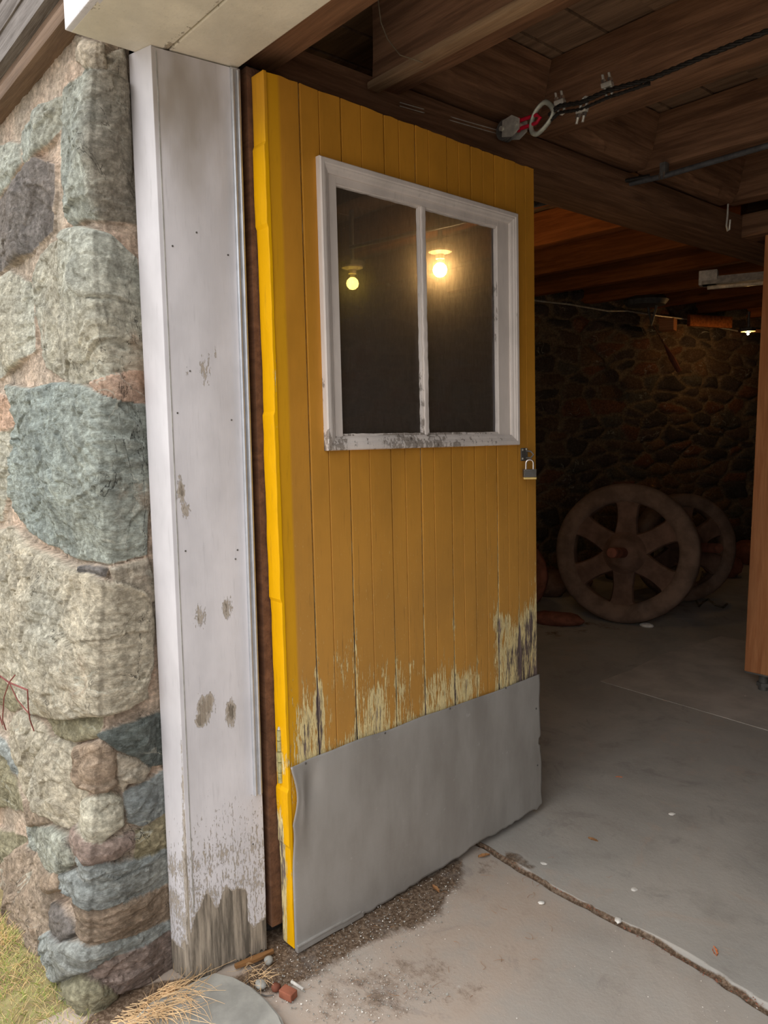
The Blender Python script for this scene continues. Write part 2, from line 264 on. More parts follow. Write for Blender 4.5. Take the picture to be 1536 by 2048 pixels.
def voro(u, v, cu, cv, seed):
    """rubble pattern: edge distance and cell id of a jittered coursed grid"""
    gu, gv = u/cu, v/cv; gu = gu+.5*(np.floor(gv) % 2)*0+.42*fbm(p3(u*3, v*3, seed), 4); gv = gv+.42*fbm(p3(u*2.5, v*3.5, seed+9), 4); iu, iv = np.floor(gu).astype(int), np.floor(gv).astype(int); d1 = np.full(u.shape, 9.); d2 = d1.copy(); cid = np.zeros(u.shape, int)
    for a in (-2, -1, 0, 1, 2):
        for b in (-2, -1, 0, 1, 2):
            k, l = iu+a, iv+b; jx = k+.5+.42*_h(k, l, k*0+1, seed)+.5*(l % 2); jy = l+.5+.36*_h(k, l, k*0+2, seed); d = np.hypot(gu-jx, gv-jy)-.13*_h(k, l, k*0+5, seed)
            near = d < d1; d2 = np.where(near, d1, np.minimum(d2, d)); cid = np.where(near, k*7919+l*104729, cid); d1 = np.where(near, d, d1)
    return (d2-d1)*.5, cid
# ---------------------------------------------------------------- SETTING: the stone wall beside the doorway (real relief, stones laid out as built)
C_ = dict(g=(174, 176, 165), b=(166, 173, 166), n=(122, 116, 112), k=(106, 112, 108), t=(190, 178, 160), r=(164, 146, 128), p=(206, 174, 152), o=(188, 186, 172), v=(152, 135, 126), s=(158, 163, 161), m=(156, 149, 124), q=(192, 184, 166))
ST = [  # colour, protrusion (cm), dome, layering, polygon in photo pixels
 ('g', 2.6, .6, .2, [(140,165),(175,138),(212,148),(252,172),(262,350),(270,447),(205,442),(172,436),(152,452),(136,440),(126,360),(122,250),(128,190)]),
 ('g', 1.6, .2, .2, [(45,265),(85,215),(121,194),(120,252),(92,288),(52,325),(42,290)]), ('g', 1.6, .2, .1, [(0,300),(20,285),(37,292),(41,325),(22,365),(0,390),(-30,400),(-40,320)]),
 ('n', 2.2, .3, .0, [(0,400),(30,367),(70,316),(106,330),(105,400),(100,460),(60,502),(20,530),(0,542),(-40,540),(-40,420)]),
 ('o', 2.8, .5, .3, [(70,555),(80,515),(105,490),(150,463),(180,458),(215,474),(272,520),(282,620),(285,738),(232,746),(178,765),(160,771),(125,755),(97,735),(78,640)]),
 ('o', 2.0, .3, .1, [(-60,560),(0,562),(22,546),(58,570),(66,620),(66,700),(0,752),(-60,760)]), ('p', 1.5, .4, .0, [(182,766),(215,745),(270,735),(290,745),(292,803),(232,802),(208,786)]),
 ('b', 3.2, .6, .6, [(18,772),(70,780),(120,768),(150,766),(185,777),(207,792),(292,812),(296,880),(299,950),(300,1000),(290,1030),(287,1110),(220,1126),(160,1115),(100,1085),(42,1040),(27,1000),(18,930),(32,860),(24,800)]),
 ('p', 1.2, .3, .0, [(-40,790),(0,790),(18,802),(28,850),(0,858),(-40,860)]), ('o', 1.6, .3, .3, [(-60,870),(0,866),(25,862),(36,900),(14,960),(0,1038),(-60,1050)]), ('n', 1.4, .4, .1, [(170,1131),(215,1137),(211,1150),(176,1143)]),
 ('q', 5.5, 1.3, .35, [(-60,1080),(0,1060),(30,1056),(60,1087),(120,1117),(190,1150),(220,1164),(252,1152),(292,1172),(303,1240),(302,1330),(288,1370),(290,1392),(250,1412),(215,1425),(150,1433),(110,1428),(75,1422),(40,1380),(0,1312),(-60,1290)]),
 ('t', 1.6, .4, .3, [(222,1137),(290,1120),(308,1170),(304,1200),(256,1182),(228,1160)]), ('m', 2.0, .3, .5, [(102,1432),(150,1424),(202,1432),(198,1470),(160,1480),(120,1466)]),
 ('k', 2.4, .1, .9, [(200,1466),(235,1450),(322,1424),(327,1527),(295,1528),(270,1510),(230,1496)]), ('q', 2.4, .5, .3, [(35,1432),(55,1419),(98,1452),(108,1476),(80,1525),(70,1590),(50,1552),(32,1502),(30,1462)]),
 ('q', 3.4, .8, .5, [(76,1580),(84,1522),(112,1472),(150,1482),(158,1530),(173,1572),(178,1590),(164,1648),(150,1653),(100,1613),(80,1590)]), ('r', 2.2, .5, .1, [(160,1492),(200,1481),(227,1502),(228,1560),(210,1577),(176,1570),(160,1538)]),
 ('t', 1.8, .2, .1, [(230,1506),(270,1512),(297,1532),(284,1556),(250,1564),(241,1578),(232,1560)]), ('s', 2.2, .1, .4, [(243,1582),(290,1560),(326,1542),(331,1622),(272,1647),(252,1644),(242,1604)]),
 ('o', 2.2, .5, .1, [(166,1640),(181,1592),(210,1582),(234,1592),(240,1648),(202,1678),(172,1660)]), ('v', 3.0, .7, .1, [(156,1655),(166,1646),(200,1682),(262,1666),(265,1690),(222,1714),(186,1720),(156,1682)]),
 ('m', 1.4, .2, .5, [(267,1662),(331,1627),(333,1697),(268,1712)]), ('s', 3.2, .2, .9, [(163,1698),(185,1723),(225,1722),(335,1692),(336,1704),(232,1744),(186,1762),(180,1742)]),
 ('s', 3.6, .3, .9, [(136,1742),(160,1734),(185,1765),(335,1710),(338,1764),(202,1805),(165,1792),(140,1768)]), ('r', 2.8, .4, .9, [(150,1776),(190,1807),(250,1791),(339,1770),(343,1828),(272,1864),(190,1880),(168,1866),(150,1802)]),
 ('s', 4.4, .4, .7, [(104,1850),(150,1872),(200,1880),(343,1838),(345,1854),(232,1916),(140,1950),(100,1908)]), ('v', 2.2, .4, .6, [(170,1937),(235,1891),(345,1858),(349,1933),(302,1960),(230,1980),(200,1962)]),
 ('m', 3.4, .4, .4, [(140,1950),(170,1945),(225,1977),(230,1987),(182,2040),(165,1992)]), ('m', 3.4, .5, .2, [(58,1932),(100,1916),(140,1950),(168,1990),(182,2060),(95,2030),(78,1978)]),
 ('r', 4.0, .7, .3, [(-60,1740),(0,1748),(15,1710),(50,1691),(80,1711),(110,1760),(116,1850),(100,1902),(65,1926),(40,1884),(18,1862),(-40,1860)]), ('g', 2.4, .5, .2, [(56,1656),(110,1650),(154,1666),(158,1720),(135,1738),(105,1734),(80,1700),(60,1690)]),
 ('m', 2.0, .3, .3, [(-50,1650),(0,1660),(50,1680),(20,1720),(0,1734),(-50,1720)]), ('m', 2.2, .6, .1, [(-50,1480),(0,1490),(30,1560),(44,1620),(10,1612),(-50,1600)]), ('r', 1.6, .4, .2, [(50,1602),(76,1606),(112,1640),(60,1650)]),
 ('r', 3.0, .7, .4, [(82,1746),(130,1736),(134,1768),(86,1790)]), ('n', 3.2, .6, .4, [(117,1802),(130,1804),(164,1858),(150,1874),(122,1868)]), ('s', 1.6, .3, .5, [(-50,1440),(0,1476),(34,1520),(42,1562),(0,1500),(-50,1470)]),
 ('m', 1.6, .3, .2, [(-50,1330),(0,1332),(44,1400),(28,1422),(0,1402),(-50,1380)]), ('t', 1.0, .3, .3, [(150,72),(205,92),(212,140),(178,134),(150,118)]), ('t', 1.2, .3, .3, [(212,112),(245,100),(252,165),(216,146)])]
MORT = np.array(lin(200, 182, 164))
def front_wall():
    us = np.concatenate([np.arange(-5.4, -1.6, .035), np.arange(-1.6, -.62, .012), np.arange(-.62, .236, .0034)]); zs = np.arange(-.12, 2.46, .0036)
    U, Z = np.meshgrid(us, zs, indexing='ij'); yc = np.interp(Z, [-.12, 0, .48, .91, 1.27, 2.24, 2.5], [.52, .54, .59, .635, .65, .69, .70])
    lean = .04*np.minimum(U, 0)*0; k = 14.; lu = -np.logaddexp(0, -U*60)/60; ru = np.logaddexp(0, U*60)/60   # softened corner
    X = -1.787+lu; Y = yc+ru*np.where(U > 0, 1, 1)*(.765-yc)/.235; P = np.stack([X, Y, Z], -1); NX = 1/(1+np.exp(-U*60)); Nn = np.stack([NX, -(1-NX), 0*NX], -1); Nn /= np.linalg.norm(Nn, axis=-1, keepdims=True)
    px, py = proj(P); wob = P*14; px = px+5*fbm(wob, 4, 3)-2; py = py+6*fbm(wob, 4, 8); shp = U.shape
    best = np.full(shp, -99.); sid = np.full(shp, -1)
    for i, s_ in enumerate(ST):
        q = np.array(s_[4]); m = (px > q[:, 0].min()-12) & (px < q[:, 0].max()+12) & (py > q[:, 1].min()-12) & (py < q[:, 1].max()+12)
        if not m.any(): continue
        d = np.full(shp, -99.); d[m] = poly_dist(px[m], py[m], s_[4]); b = d > best; best = np.where(b, d, best); sid = np.where(b, i, sid)
    far = px < -45; e, cid = voro(U, Z, .26, .2, 5); ins = best > -4.5
    col = np.zeros(shp+(3,)); mm = vn(P*7)[..., None]; col[:] = MORT; col = col+np.clip(mm, 0, 1)*np.array([.10, .03, .01])+np.clip(-mm, 0, 1)*np.array([-.10, -.06, -.04]); col *= (1+.25*fbm(P*26, 4, 40))[..., None]; h = -.009+.007*fbm(P*24, 5, 41)+.004*np.abs(vn(P*70, 42)); lay = np.zeros(shp); mort = np.ones(shp); keys = 'gbotrqsmn'
    for i, (c, pr, dome, ly, q) in enumerate(ST):
        m = ins & (sid == i) & ~far
        if not m.any(): continue
        d = best[m]; q = np.array(q); cx, cy = q.mean(0); sx_, sy_ = np.ptp(q[:, 0]), np.ptp(q[:, 1]); pp = P[m]; d = d+4.5; prof = 1-np.exp(-d/2.6); w = d/d.max()
        big = vn(p3(pp[:, 0]*5+i, pp[:, 1]*5, pp[:, 2]*5+i), i); facet = np.abs(vn(pp*9+i*3.3, i+50))
        strat = fbm(p3((pp[:, 2]+.35*pp[:, 1])*55, pp[:, 1]*5+pp[:, 0]*5, i), 3, 60)
        rg = np.random.default_rng(100+i); uu, zz_ = U[m], Z[m]; cu_, cz_ = uu.mean(), zz_.mean(); nP = 6+int(dome*3); an = rg.uniform(0, 6.28, nP)+np.arange(nP)*6.28/nP; sl_ = rg.uniform(.05, .32, nP)*(.6+.5*dome); of = rg.uniform(.10, .55, nP)*np.ptp(zz_)*.5*sl_
        fc_ = np.min([-(np.cos(a_)*(uu-cu_)+np.sin(a_)*(zz_-cz_)+.012*big)*s1+o1 for a_, s1, o1 in zip(an, sl_, of)], 0); fc_ = np.clip(fc_, -.03, .02)
        Q_ = (pp+.035*np.stack([vn(pp*9+k_*5) for k_ in range(3)], -1)); sc_k = (7., 7., 9.+18*ly); A_h, A_t = cells3(Q_*sc_k+i*3.7, 300+i); B_h, B_t = cells3(Q_*(19, 19, 26+40*ly)+i*1.7, 500+i)
        blk = np.round((fbm(p3(uu*9+i, zz_*9, i), 3, 61))*3)/3
        dr_ = _n(np.array([rg.uniform(-.6, .6), rg.uniform(-.6, .6), rg.uniform(.3, 1)*rg.choice([-1, 1])])); T_ = pp@dr_*rg.uniform(9, 16)*(1+2.*ly)+1.1*fbm(pp*5+i, 4, 63); fr_c = T_-np.floor(T_); T2 = pp@_n(dr_+np.array([.7, .3, .1]))*31+1.5*fbm(pp*9+i, 3, 64); led = (sm(fr_c, 0, .86)-sm(fr_c, .90, 1.))*sm(vn(pp*6+i), -.35, .25)*.8+.35*(T2-np.floor(T2))*sm(vn(pp*8-i), 0, .3)
        h[m] = (.007*led*prof+.0105*A_h*prof+.0042*B_h*prof+pr*.011*prof+dome*.010*np.sin(np.minimum(w, 1)*1.57)+fc_*prof+.004*big*prof+.006*facet*prof+.005*fbm(pp*26, 4, 70)*prof+.004*blk*prof+.007*ly*strat*prof)
        cc = np.array(lin(*C_[c])); v = 1+.09*A_t[:, None]+.06*B_t[:, None]+.12*vn(pp*6+i*9, 80)[:, None]+.12*fbm(pp*19+i*2, 4, 81)[:, None]; hue = np.array([.05, 0, -.05])*vn(pp*4.3+i, 83)[:, None]
        if c in 'g' and i == 0: cc = cc*(1-.6*sm(px[m], 185, 205)[:, None])+np.array(lin(116, 96, 78))*.6*sm(px[m], 185, 205)[:, None]
        sel = sm(d, 0, 3)[:, None]; col[m] = col[m]*(1-sel)+cc*(v+hue)*sel; lay[m] = ly; mort[m] = 1-sel[:, 0]
    m = far; cc = np.array([lin(*C_[keys[int(c) % 9]]) for c in cid[m].ravel()]) if m.any() else 0
    h[m] = np.where(e[m] > .05, (.028*(1-np.exp(-(e[m]-.05)*9))+.012*vn(P[m]*7, 90)), -.01); s_ = sm(e[m], .04, .08)[:, None]; col[m] = col[m]*(1-s_)+cc*(1+.2*fbm(P[m]*9, 4, 91)[:, None])*s_; mort[m] = 1-s_[:, 0]; lay[m] = .3
    tip = sm(U, .235, .18)*.9+.1; tip = 1-sm(U, .15, .235)*.8; h = np.where(h > 0, h*tip, h); h = np.where(U > .0, h*.8, h)
    P = P+Nn*h[..., None]; P[..., 0] = np.minimum(P[..., 0], np.where(U > .2, -1.781, 9)); nv = len(zs)
    o = mesh_obj('wall_front', P.reshape(-1, 3), grid_faces(len(us), nv)[:, ::1], M['stone'], None, dict(col=np.clip(col, .01, 1).reshape(-1, 3), lay=lay.ravel(), mort=mort.ravel()), True)
    return o
wf = tag(front_wall(), 'rough fieldstone wall with pinkish mortar left of the white door jamb', 'wall', kind='structure')
CORE = MB().box((-7.2, .80, -.1), (-1.80, 1.04, 2.36)).build('wall_core', M['dark'], wf)
def rubble_wall(name, p0, p1, z1, cols, seed, nrm, step=.02, cu=.30, cv=.125, amp=.030):
    p0, p1 = np.array(p0, float), np.array(p1, float); L = np.hypot(*(p1-p0)); us = np.arange(0, L+step, step); zs = np.arange(-.05, z1, step*.75); U, Z = np.meshgrid(us, zs, indexing='ij')
    e, cid = voro(U, Z, cu, cv, seed); P = np.concatenate([p0+(p1-p0)*(U/L)[..., None], Z[..., None]], -1); rd = (np.abs(_h(cid, cid*0, cid*0+3, seed))); pr = np.abs(_h(cid, cid*0+1, cid*0+3, seed))
    h = np.where(e > .06, amp*(.3+pr)*(1-np.exp(-(e-.06)*10))+.012*fbm(P*8, 4, seed), -.012+.006*fbm(P*20, 3, seed)); cc = np.array([lin(*c) for c in cols])[(rd*len(cols)).astype(int).clip(0, len(cols)-1)]
    s_ = sm(e, .05, .1)[..., None]; col = np.array(lin(140, 122, 100))*(1+.25*fbm(P*15, 3, 4)[..., None])*(1-s_)+cc*(1+.25*fbm(P*7, 4, 6)[..., None])*s_; P[..., :2] += np.array(nrm)*h[..., None]
    f = grid_faces(len(us), len(zs)); return mesh_obj(name, P.reshape(-1, 3), f, M['instone'], None, dict(col=np.clip(col, .01, 1).reshape(-1, 3), lay=np.full(U.size, .3), mort=(1-s_).ravel()), True)
IC = [(112, 92, 76), (128, 100, 76), (94, 82, 76), (132, 92, 70), (104, 98, 88), (84, 76, 70)]
tag(rubble_wall('wall_left', (-5.25, .8), (-3.05, 10.6), 2.72, IC, 11, (.97, -.2)), 'dark rubble stone wall at the left side of the cellar, behind the iron wheels', 'wall', kind='structure')
tag(rubble_wall('wall_back', (-4.2, 10.3), (4.2, 10.3), 2.75, IC, 12, (0, -1), .05), 'dark stone wall closing the far end of the cellar', 'wall', kind='structure')
tag(MB().box((4, .8, -.1), (4.15, 10.4, 2.75)).build('wall_right', M['instone'] if 0 else M['old']), 'dark timber wall at the right side of the cellar', 'wall', kind='structure')
ib = rubble_wall('wall_inner_front', (-1.755, 1.06), (-5.2, 1.06), 2.45, [(90, 84, 80), (100, 92, 84), (74, 70, 68)], 15, (0, 1), .02); tag(ib, 'dark rubble stone seen in the gap behind the open yellow door', 'wall', kind='structure')
ie = rubble_wall('wall_reveal', (-1.752, .80), (-1.752, 1.10), 2.45, [(90, 84, 80), (100, 92, 84), (74, 70, 68)], 16, (1, 0), .01, .2, .12, .02); ie.name = 'wall_reveal'; tag(ie, 'dark stone reveal behind the white jamb board', 'wall', kind='structure')
tag(MB().box((1.3, .62, -.1), (4.1, 1.04, 2.9)).build('wall_front_right', M['siding']), 'wall to the right of the doorway', 'wall', kind='structure')
# ---------------------------------------------------------------- floor
def floor_part(name, us, vs, zfun, mat=M['floor']):
    X, Y = np.meshgrid(us, vs, indexing='ij'); z = zfun(X, Y); P = np.stack([X, Y, z], -1)
    dirt = np.zeros(X.shape); px, py = proj(np.stack([X, Y, 0*X], -1)); vis = (Y > .3) & (px > -400) & (px < 2400) & (py > 900) & (py < 2600)
    for q, a, w in DIRT:
        m = vis & (px > min(p[0] for p in q)-90) & (px < max(p[0] for p in q)+90); d = np.full(X.shape, -99.); d[m] = poly_dist(px[m], py[m], q); dirt = np.maximum(dirt, a*sm(d, -w, w*.6))
    jt = np.exp(-((Y-JY(X))/.012)**2)*(X > -1.7); dirt = np.maximum(dirt, jt*1.1); warm = sm(JY(X)-Y, -.02, .05)*.8+.15; warm = warm*(1-.6*sm(vn(p3(X*3, Y*3, 2)), .1, .5)); 
    return mesh_obj(name, P.reshape(-1, 3), grid_faces(len(us), len(vs)), mat, None, dict(dirt=dirt.ravel(), warm=warm.ravel()), True)
DIRT = [([(540,1900),(600,1890),(720,1800),(840,1750),(890,1725),(925,1720),(925,1760),(895,1790),(890,1830),(830,1860),(760,1880),(700,1920),(650,1950),(590,1980),(520,1990),(460,1975),(430,1962),(480,1940)], .70, 42),
        ([(230,1990),(330,1960),(400,1950),(430,1970),(330,2010),(250,2040),(150,2060)], .8, 14), ([(520,1890),(545,1830),(600,1860),(590,1900),(560,1920)], 1., 10), ([(600,1960),(760,1900),(900,1870),(1000,1980),(850,2060),(640,2060),(560,2010)], .46, 80),
        ([(1000,1700),(1040,1710),(1080,1740),(1060,1745),(1010,1725)], .5, 12), ([(950,1720),(1000,1710),(1010,1760),(950,1750)], .45, 14), ([(1075,1235),(1400,1190),(1430,1215),(1250,1262),(1080,1290)], .45, 30)]
JY = lambda x: 1.812+.010*vn(p3(x*7, 0, 0))+.004*vn(p3(x*31, 0, 0))
def zf(X, Y):
    z = .004*fbm(p3(X*1.2, Y*1.2), 3)+.0012*fbm(p3(X*9, Y*9), 3); j = np.abs(Y-JY(X)); wd = .006+.004*vn(p3(X*11, 3, 3))+.006*sm(X, -1.3, -.9); z = z-.016*(1-sm(j, wd*.6, wd*1.4))*(X > -1.75); z = z+.006*(Y > JY(X)); return z
us = np.concatenate([np.arange(-5.4, -2.3, .06), np.arange(-2.3, -.3, .011), np.arange(-.3, 4.2, .09)]); vs = np.concatenate([np.arange(.9, 1.76, .011), np.arange(1.76, 1.87, .0022), np.arange(1.87, 2.9, .013), np.arange(2.9, 10.6, .07)])
tag(floor_part('floor', us, vs, zf), 'worn grey concrete floor with a dirt-filled joint between the slabs', 'floor', kind='structure')
us2 = np.concatenate([np.arange(-1.83, -.3, .009), np.arange(-.3, 4.2, .09)]); vs2 = np.concatenate([np.arange(-5, 0, .15), np.arange(0, .5, .03), np.arange(.5, .905, .009)])
tag(floor_part('floor_apron', us2, vs2, zf), 'stained concrete apron in front of the door', 'floor', kind='structure')
def soilz(X, Y): return -.012+.02*fbm(p3(X*2, Y*2), 3)-.03*sm(X, -1.8, -1.72)
tag(floor_part('ground', np.concatenate([np.arange(-9, -2.6, .25), np.arange(-2.6, -1.65, .02)]), np.concatenate([np.arange(-6, 0, .25), np.arange(0, .85, .02)]), soilz, M['soil']), 'mossy soil at the foot of the stone wall', 'ground', kind='structure')
# raised floor slab at the back right
sl = [(-2.28, 3.515), (2.2, 3.515), (2.2, 5.0), (-2.24, 4.86), (-2.3, 4.2), (-2.27, 3.8)]
b = MB().prism(sl, -.02, .009); o = b.build('raised_floor_slab', plain('pale_patch_concrete', lin(186, 178, 168), .9, 0, .14, .5, .2, 6)); tag(o, 'slightly raised pale concrete patch around the foot of the post', 'floor slab', kind='structure')
# stone slab at bottom left
q = [on_z(*p, .0)[:2] for p in [(266,2100),(268,2048),(300,2018),(350,1995),(400,1968),(432,1957),(470,1966),(505,1985),(535,2012),(562,2045),(590,2110),(560,2230),(330,2280),(255,2200)]]
bm = bmesh.new(); vs_ = [bm.verts.new((x, y, .022)) for x, y in q]; f = bm.faces.new(vs_); r_ = bmesh.ops.extrude_face_region(bm, geom=[f]); [setattr(v.co, 'z', -.03) for v in r_['geom'] if isinstance(v, bmesh.types.BMVert)]
bmesh.ops.recalc_face_normals(bm, faces=bm.faces); bmesh.ops.bevel(bm, geom=[e for e in bm.edges if all(v.co.z > 0 for v in e.verts)], offset=.008, segments=3, affect='EDGES'); me = bpy.data.meshes.new('stone_slab'); bm.to_mesh(me); bm.free(); me.materials.append(M['slabst']); o = bpy.data.objects.new('stone_slab', me); COL.objects.link(o)
tag(o, 'worn flat grey stone slab at the foot of the white jamb', 'stone slab')
# ---------------------------------------------------------------- ceiling: subfloor boards, joists, girder
ce = MB(); y_ = [0]
cb = MB()
for i in range(60):
    x0 = -5.4+i*.17
    if x0 > 4: break
    cb.box((x0+.003, .95, 2.69+.004*(i % 3)), (x0+.166, 10.5, 2.72), .002, (1, 1, 1))
cb = cb.build('ceiling', M['dirtyboard']); tag(cb, 'dusty wooden subfloor boards above the joists', 'ceiling', kind='structure')
cb.data.transform(Matrix.Rotation(0, 4, 'Z')); MB().box((-6, .6, 2.76), (4.3, 10.7, 2.9)).build('upper_deck', M['dark'], cb)
MB().box((-6, .72, 2.72), (4.3, 1.0, 2.9)).build('deck_edge', M['dark'], cb)
def timber(name, p, L, d, w, mat, rough=.006, seed=0, bev=.006, along='x', **kw):
    """hewn timber; p = low corner, L along x (or y), d height, w thickness; mesh local x runs along the grain"""
    b = MB().box((0, 0, 0), (L, w, d), bev, (max(2, int(L/.22)), 2, 3), rough, seed)
    o = b.build(name, mat, smooth=30); o.location = p if along == 'x' else (p[0]+w, p[1], p[2]); o.rotation_euler = (0, 0, 0 if along == 'x' else math.pi/2); return tag(o, **kw)
JO = [(1.51, 2.435, .10), (2.235, 2.47, .11), (2.95, 2.475, .11), (3.73, 2.49, .10), (4.45, 2.49, .09), (5.15, 2.49, .09), (5.88, 2.49, .09), (6.6, 2.49, .09), (7.35, 2.49, .09), (8.1, 2.49, .09), (8.9, 2.49, .09)]
ORD = ['first', 'second', 'third', 'fourth', 'fifth', 'sixth', 'seventh', 'eighth', 'ninth', 'tenth', 'eleventh']
for k, (y, zb, w) in enumerate(JO):
    if k < 6: timber('ceiling_joist', (-1.80, y, zb), 5.7, 2.69-zb, w, M['old'], .007, k, category='joist' if 0 else None) if 0 else timber('ceiling_joist', (-1.80, y, zb), 5.7, 2.69-zb, w, M['old'], .007, k, label=f'old dark ceiling joist right of the girder, {ORD[k]} from the doorway', cat='joist', group='old joists right of the girder')
    if k >= 1: timber('ceiling_joist', (-5.1, y+.01, zb+.005), 3.05, 2.685-zb, w-.01, M['orange'] if k >= 2 else M['old'], .004, k+40, label=f'newer orange-brown joist left of the girder, {ORD[k-1]} from the doorway', cat='joist', group='newer joists left of the girder')
timber('ceiling_girder', (-2.06, 1.06, 2.362), 8.6, .108, .26, M['old'], .008, 77, .012, 'y', label='long dark hewn girder running into the cellar above the yellow door', cat='girder')
for k in range(3):
    y0, y1 = JO[k][0]+JO[k][2]+.004, JO[k+1][0]-.004; L = y1-y0
    b = MB(); n = 14; V = []; 
    for i in range(n+1):
        y = i/n*L; cut = .075*abs(i/n*2-1)**1.2*(.6 if k else 1) + .02*vn(np.array([i*.7, k*5., 0.])); V += [(y, 0, .0), (y, .0, .20), (y, -.16, .20), (y, -.16+.03, .03+cut*.5), (y, -.10, .0)]
    b.add(V, [(i*5+j, i*5+(j+1) % 5, i*5+5+(j+1) % 5, i*5+5+j) for i in range(n) for j in range(5)]+[(4, 3, 2, 1, 0), tuple(n*5+j for j in range(5))])
    o = b.build('blocking_piece', M['old'], loc=(-1.86, y0, 2.482), rot=(0, 0, math.pi/2)); 
    tag(o, f'hewn wooden blocking on the girder between the {ORD[k]} and {ORD[k+1]} old joists', 'wood blocking', 'blocking pieces on the girder')
o = timber('nailed_batten', (-1.78, 1.47, 2.412), 4.2, .022, .045, M['oldlight'], .004, 5, label='thin pale batten nailed along the bottom of the nearest joist', cat='batten')
timber('header_beam', (-1.74, 1.0, 2.345), 5.0, .2, .12, M['old'], .006, 9, label='dark beam behind the white lintel over the doorway', cat='beam')
timber('bolster_block', (-1.80, 3.93, 2.36), .9, .11, .17, M['old'], .004, 19, label='dark wooden block lying across the top of the fir post', cat='wood block')
# ---------------------------------------------------------------- siding, sill and lintel outside
si = empty('wall_siding', (-1.78, .68, 2.4), label='weathered grey clapboards over the stone wall, left of the lintel', cat='siding', kind='structure')
def loc_(o, par): o.parent = par; o.matrix_parent_inverse = Matrix.Translation(par.location).inverted() if par.rotation_euler[2] == 0 else par.matrix_basis.inverted(); return o
for k in range(11):
    z = 2.463+.074*k; b = MB(); b.prism([(0, 0), (.028, .004), (.022, .10), (.0, .10)], 0, 5.43, 0)
    V = np.array(b.V); V = np.stack([V[:, 0], -V[:, 1]+.0, V[:, 2]], -1) if 0 else V; b.V = [tuple((v[0], -v[1], v[2])) for v in V]
    o = b.build('clapboard', M['siding']); o.location = (-7.2+.0, .672, z); loc_(o, si); o.rotation_euler = (0, 0, 0)
loc_(timber('sill_board', (-7.2, .655, 2.392), 5.43, .035, .10, M['silln'], .002, 3, .003), si); loc_(timber('sill_board', (-7.2, .668, 2.432), 5.43, .03, .09, M['silln'], .002, 4, .003), si)
loc_(MB().box((-7.2, .76, 2.44), (-1.77, .82, 3.2)).build('wall_backing', M['dark']), si)
li = empty('lintel', (-1.76, .62, 2.30), label='white painted wooden lintel of two boards over the doorway', cat='lintel')
def wearL(V): return dict(wear=.30+.16*vn(V*4)+.25*np.exp(-((V[:, 1]-.19)/.02)**2)*(V[:, 0] < .4)+.25*np.exp(-(V[:, 1]/.03)**2), stain=sm(fbm(V*3.3, 3), .1, .6)*.5)
for a, b_, nm in ((0, .196, 'lintel_board'), (.200, .365, 'lintel_board')):
    o = MB().box((0, a, 0), (4.6, b_, .05), .003, (90, 8, 1), .001, int(a*99)).build(nm, M['lintel'], li, attrs=wearL)
MB().box((0, -.012, .0), (4.6, .012, .30), .003, (60, 1, 6)).build('face_board', M['white'], li, attrs=lambda V: dict(wear=.45+.1*vn(V*6)))
MB().box((.02, .03, .052), (4.5, .36, .25)).build('lintel_core', M['old'], li)
# ---------------------------------------------------------------- white jamb
ja = empty('trim_1', (-1.701, .776, 0), (0, 0, math.atan2(.212, .025)), label='tall white painted jamb board with peeling patches and bare rotten foot', cat='door jamb', kind='structure')
JW = .2135
def jpx(px, py):   # photo point -> (across, up) on the jamb face
    d = ray(px, py); n_ = np.array([.212, -.025, 0]); q = CAM+d*np.dot(np.array([-1.701, .776, 0])-CAM, n_)/d.dot(n_); return (q[0]+1.701)*.1171+(q[1]-.776)*.9931, q[2]
PE = [(410,740,30,60,.34),(430,700,14,40,.3),(375,745,12,26,.3),(362,985,14,40,.44),(372,1020,14,28,.46),(355,950,10,20,.3),(400,1230,22,40,.4),(455,1215,18,38,.42),(392,1250,14,20,.34),(410,1415,22,36,.45),(402,1440,12,16,.6),(462,1425,14,32,.46),(420,1400,10,20,.5),(400,545,22,30,.26),(340,1380,12,60,.3),(430,180,40,40,.22)]
PEJ = [(jpx(x, y), abs(jpx(x+rx, y)[0]-jpx(x, y)[0]), abs(jpx(x, y+ry)[1]-jpx(x, y)[1]), a) for x, y, rx, ry, a in PE]
def wearJ(V):
    x, z = V[:, 0], V[:, 2]; w = .17+.05*vn(V*9)
    for (cx, cz), rx, rz, a in PEJ: w = np.maximum(w, .17+a*np.exp(-((x-cx)/rx)**2-((z-cz)/rz)**2))
    w = w+.245*sm(z, .85, .25)+.06*sm(z, 1.0, .6); w = w+sm(.215+.05*vn(p3(x*14, z*3))+.05*vn(p3(x*40, 0))-z-.10*(x/JW > .75), -.005, .03)*.9; return dict(wear=w, stain=np.clip(sm(z, 1.75, 2.28)*(.55+.9*fbm(V*[14, 1, 5], 4)), 0, 1))
def ragged(V):
    V = V.copy(); low = V[:, 2] < .06; V[low, 2] = V[low, 2]*1.0+.012*vn(p3(V[low, 0]*60, 1))+.008*vn(p3(V[low, 0]*200, 4)); V[:, 0] += .0015*vn(p3(V[:, 2]*4, 3))*(V[:, 0] > JW*.9); return V
MB().box((0, 0, .003), (JW, .026, 2.297), .0015, (44, 1, 230)).build('face_board', M['white'], ja, fn=ragged, attrs=wearJ)
MB().box((.0105, -.0012, .2), (.0125, .002, 2.29)).build('bead_line', M['pebble'], ja)
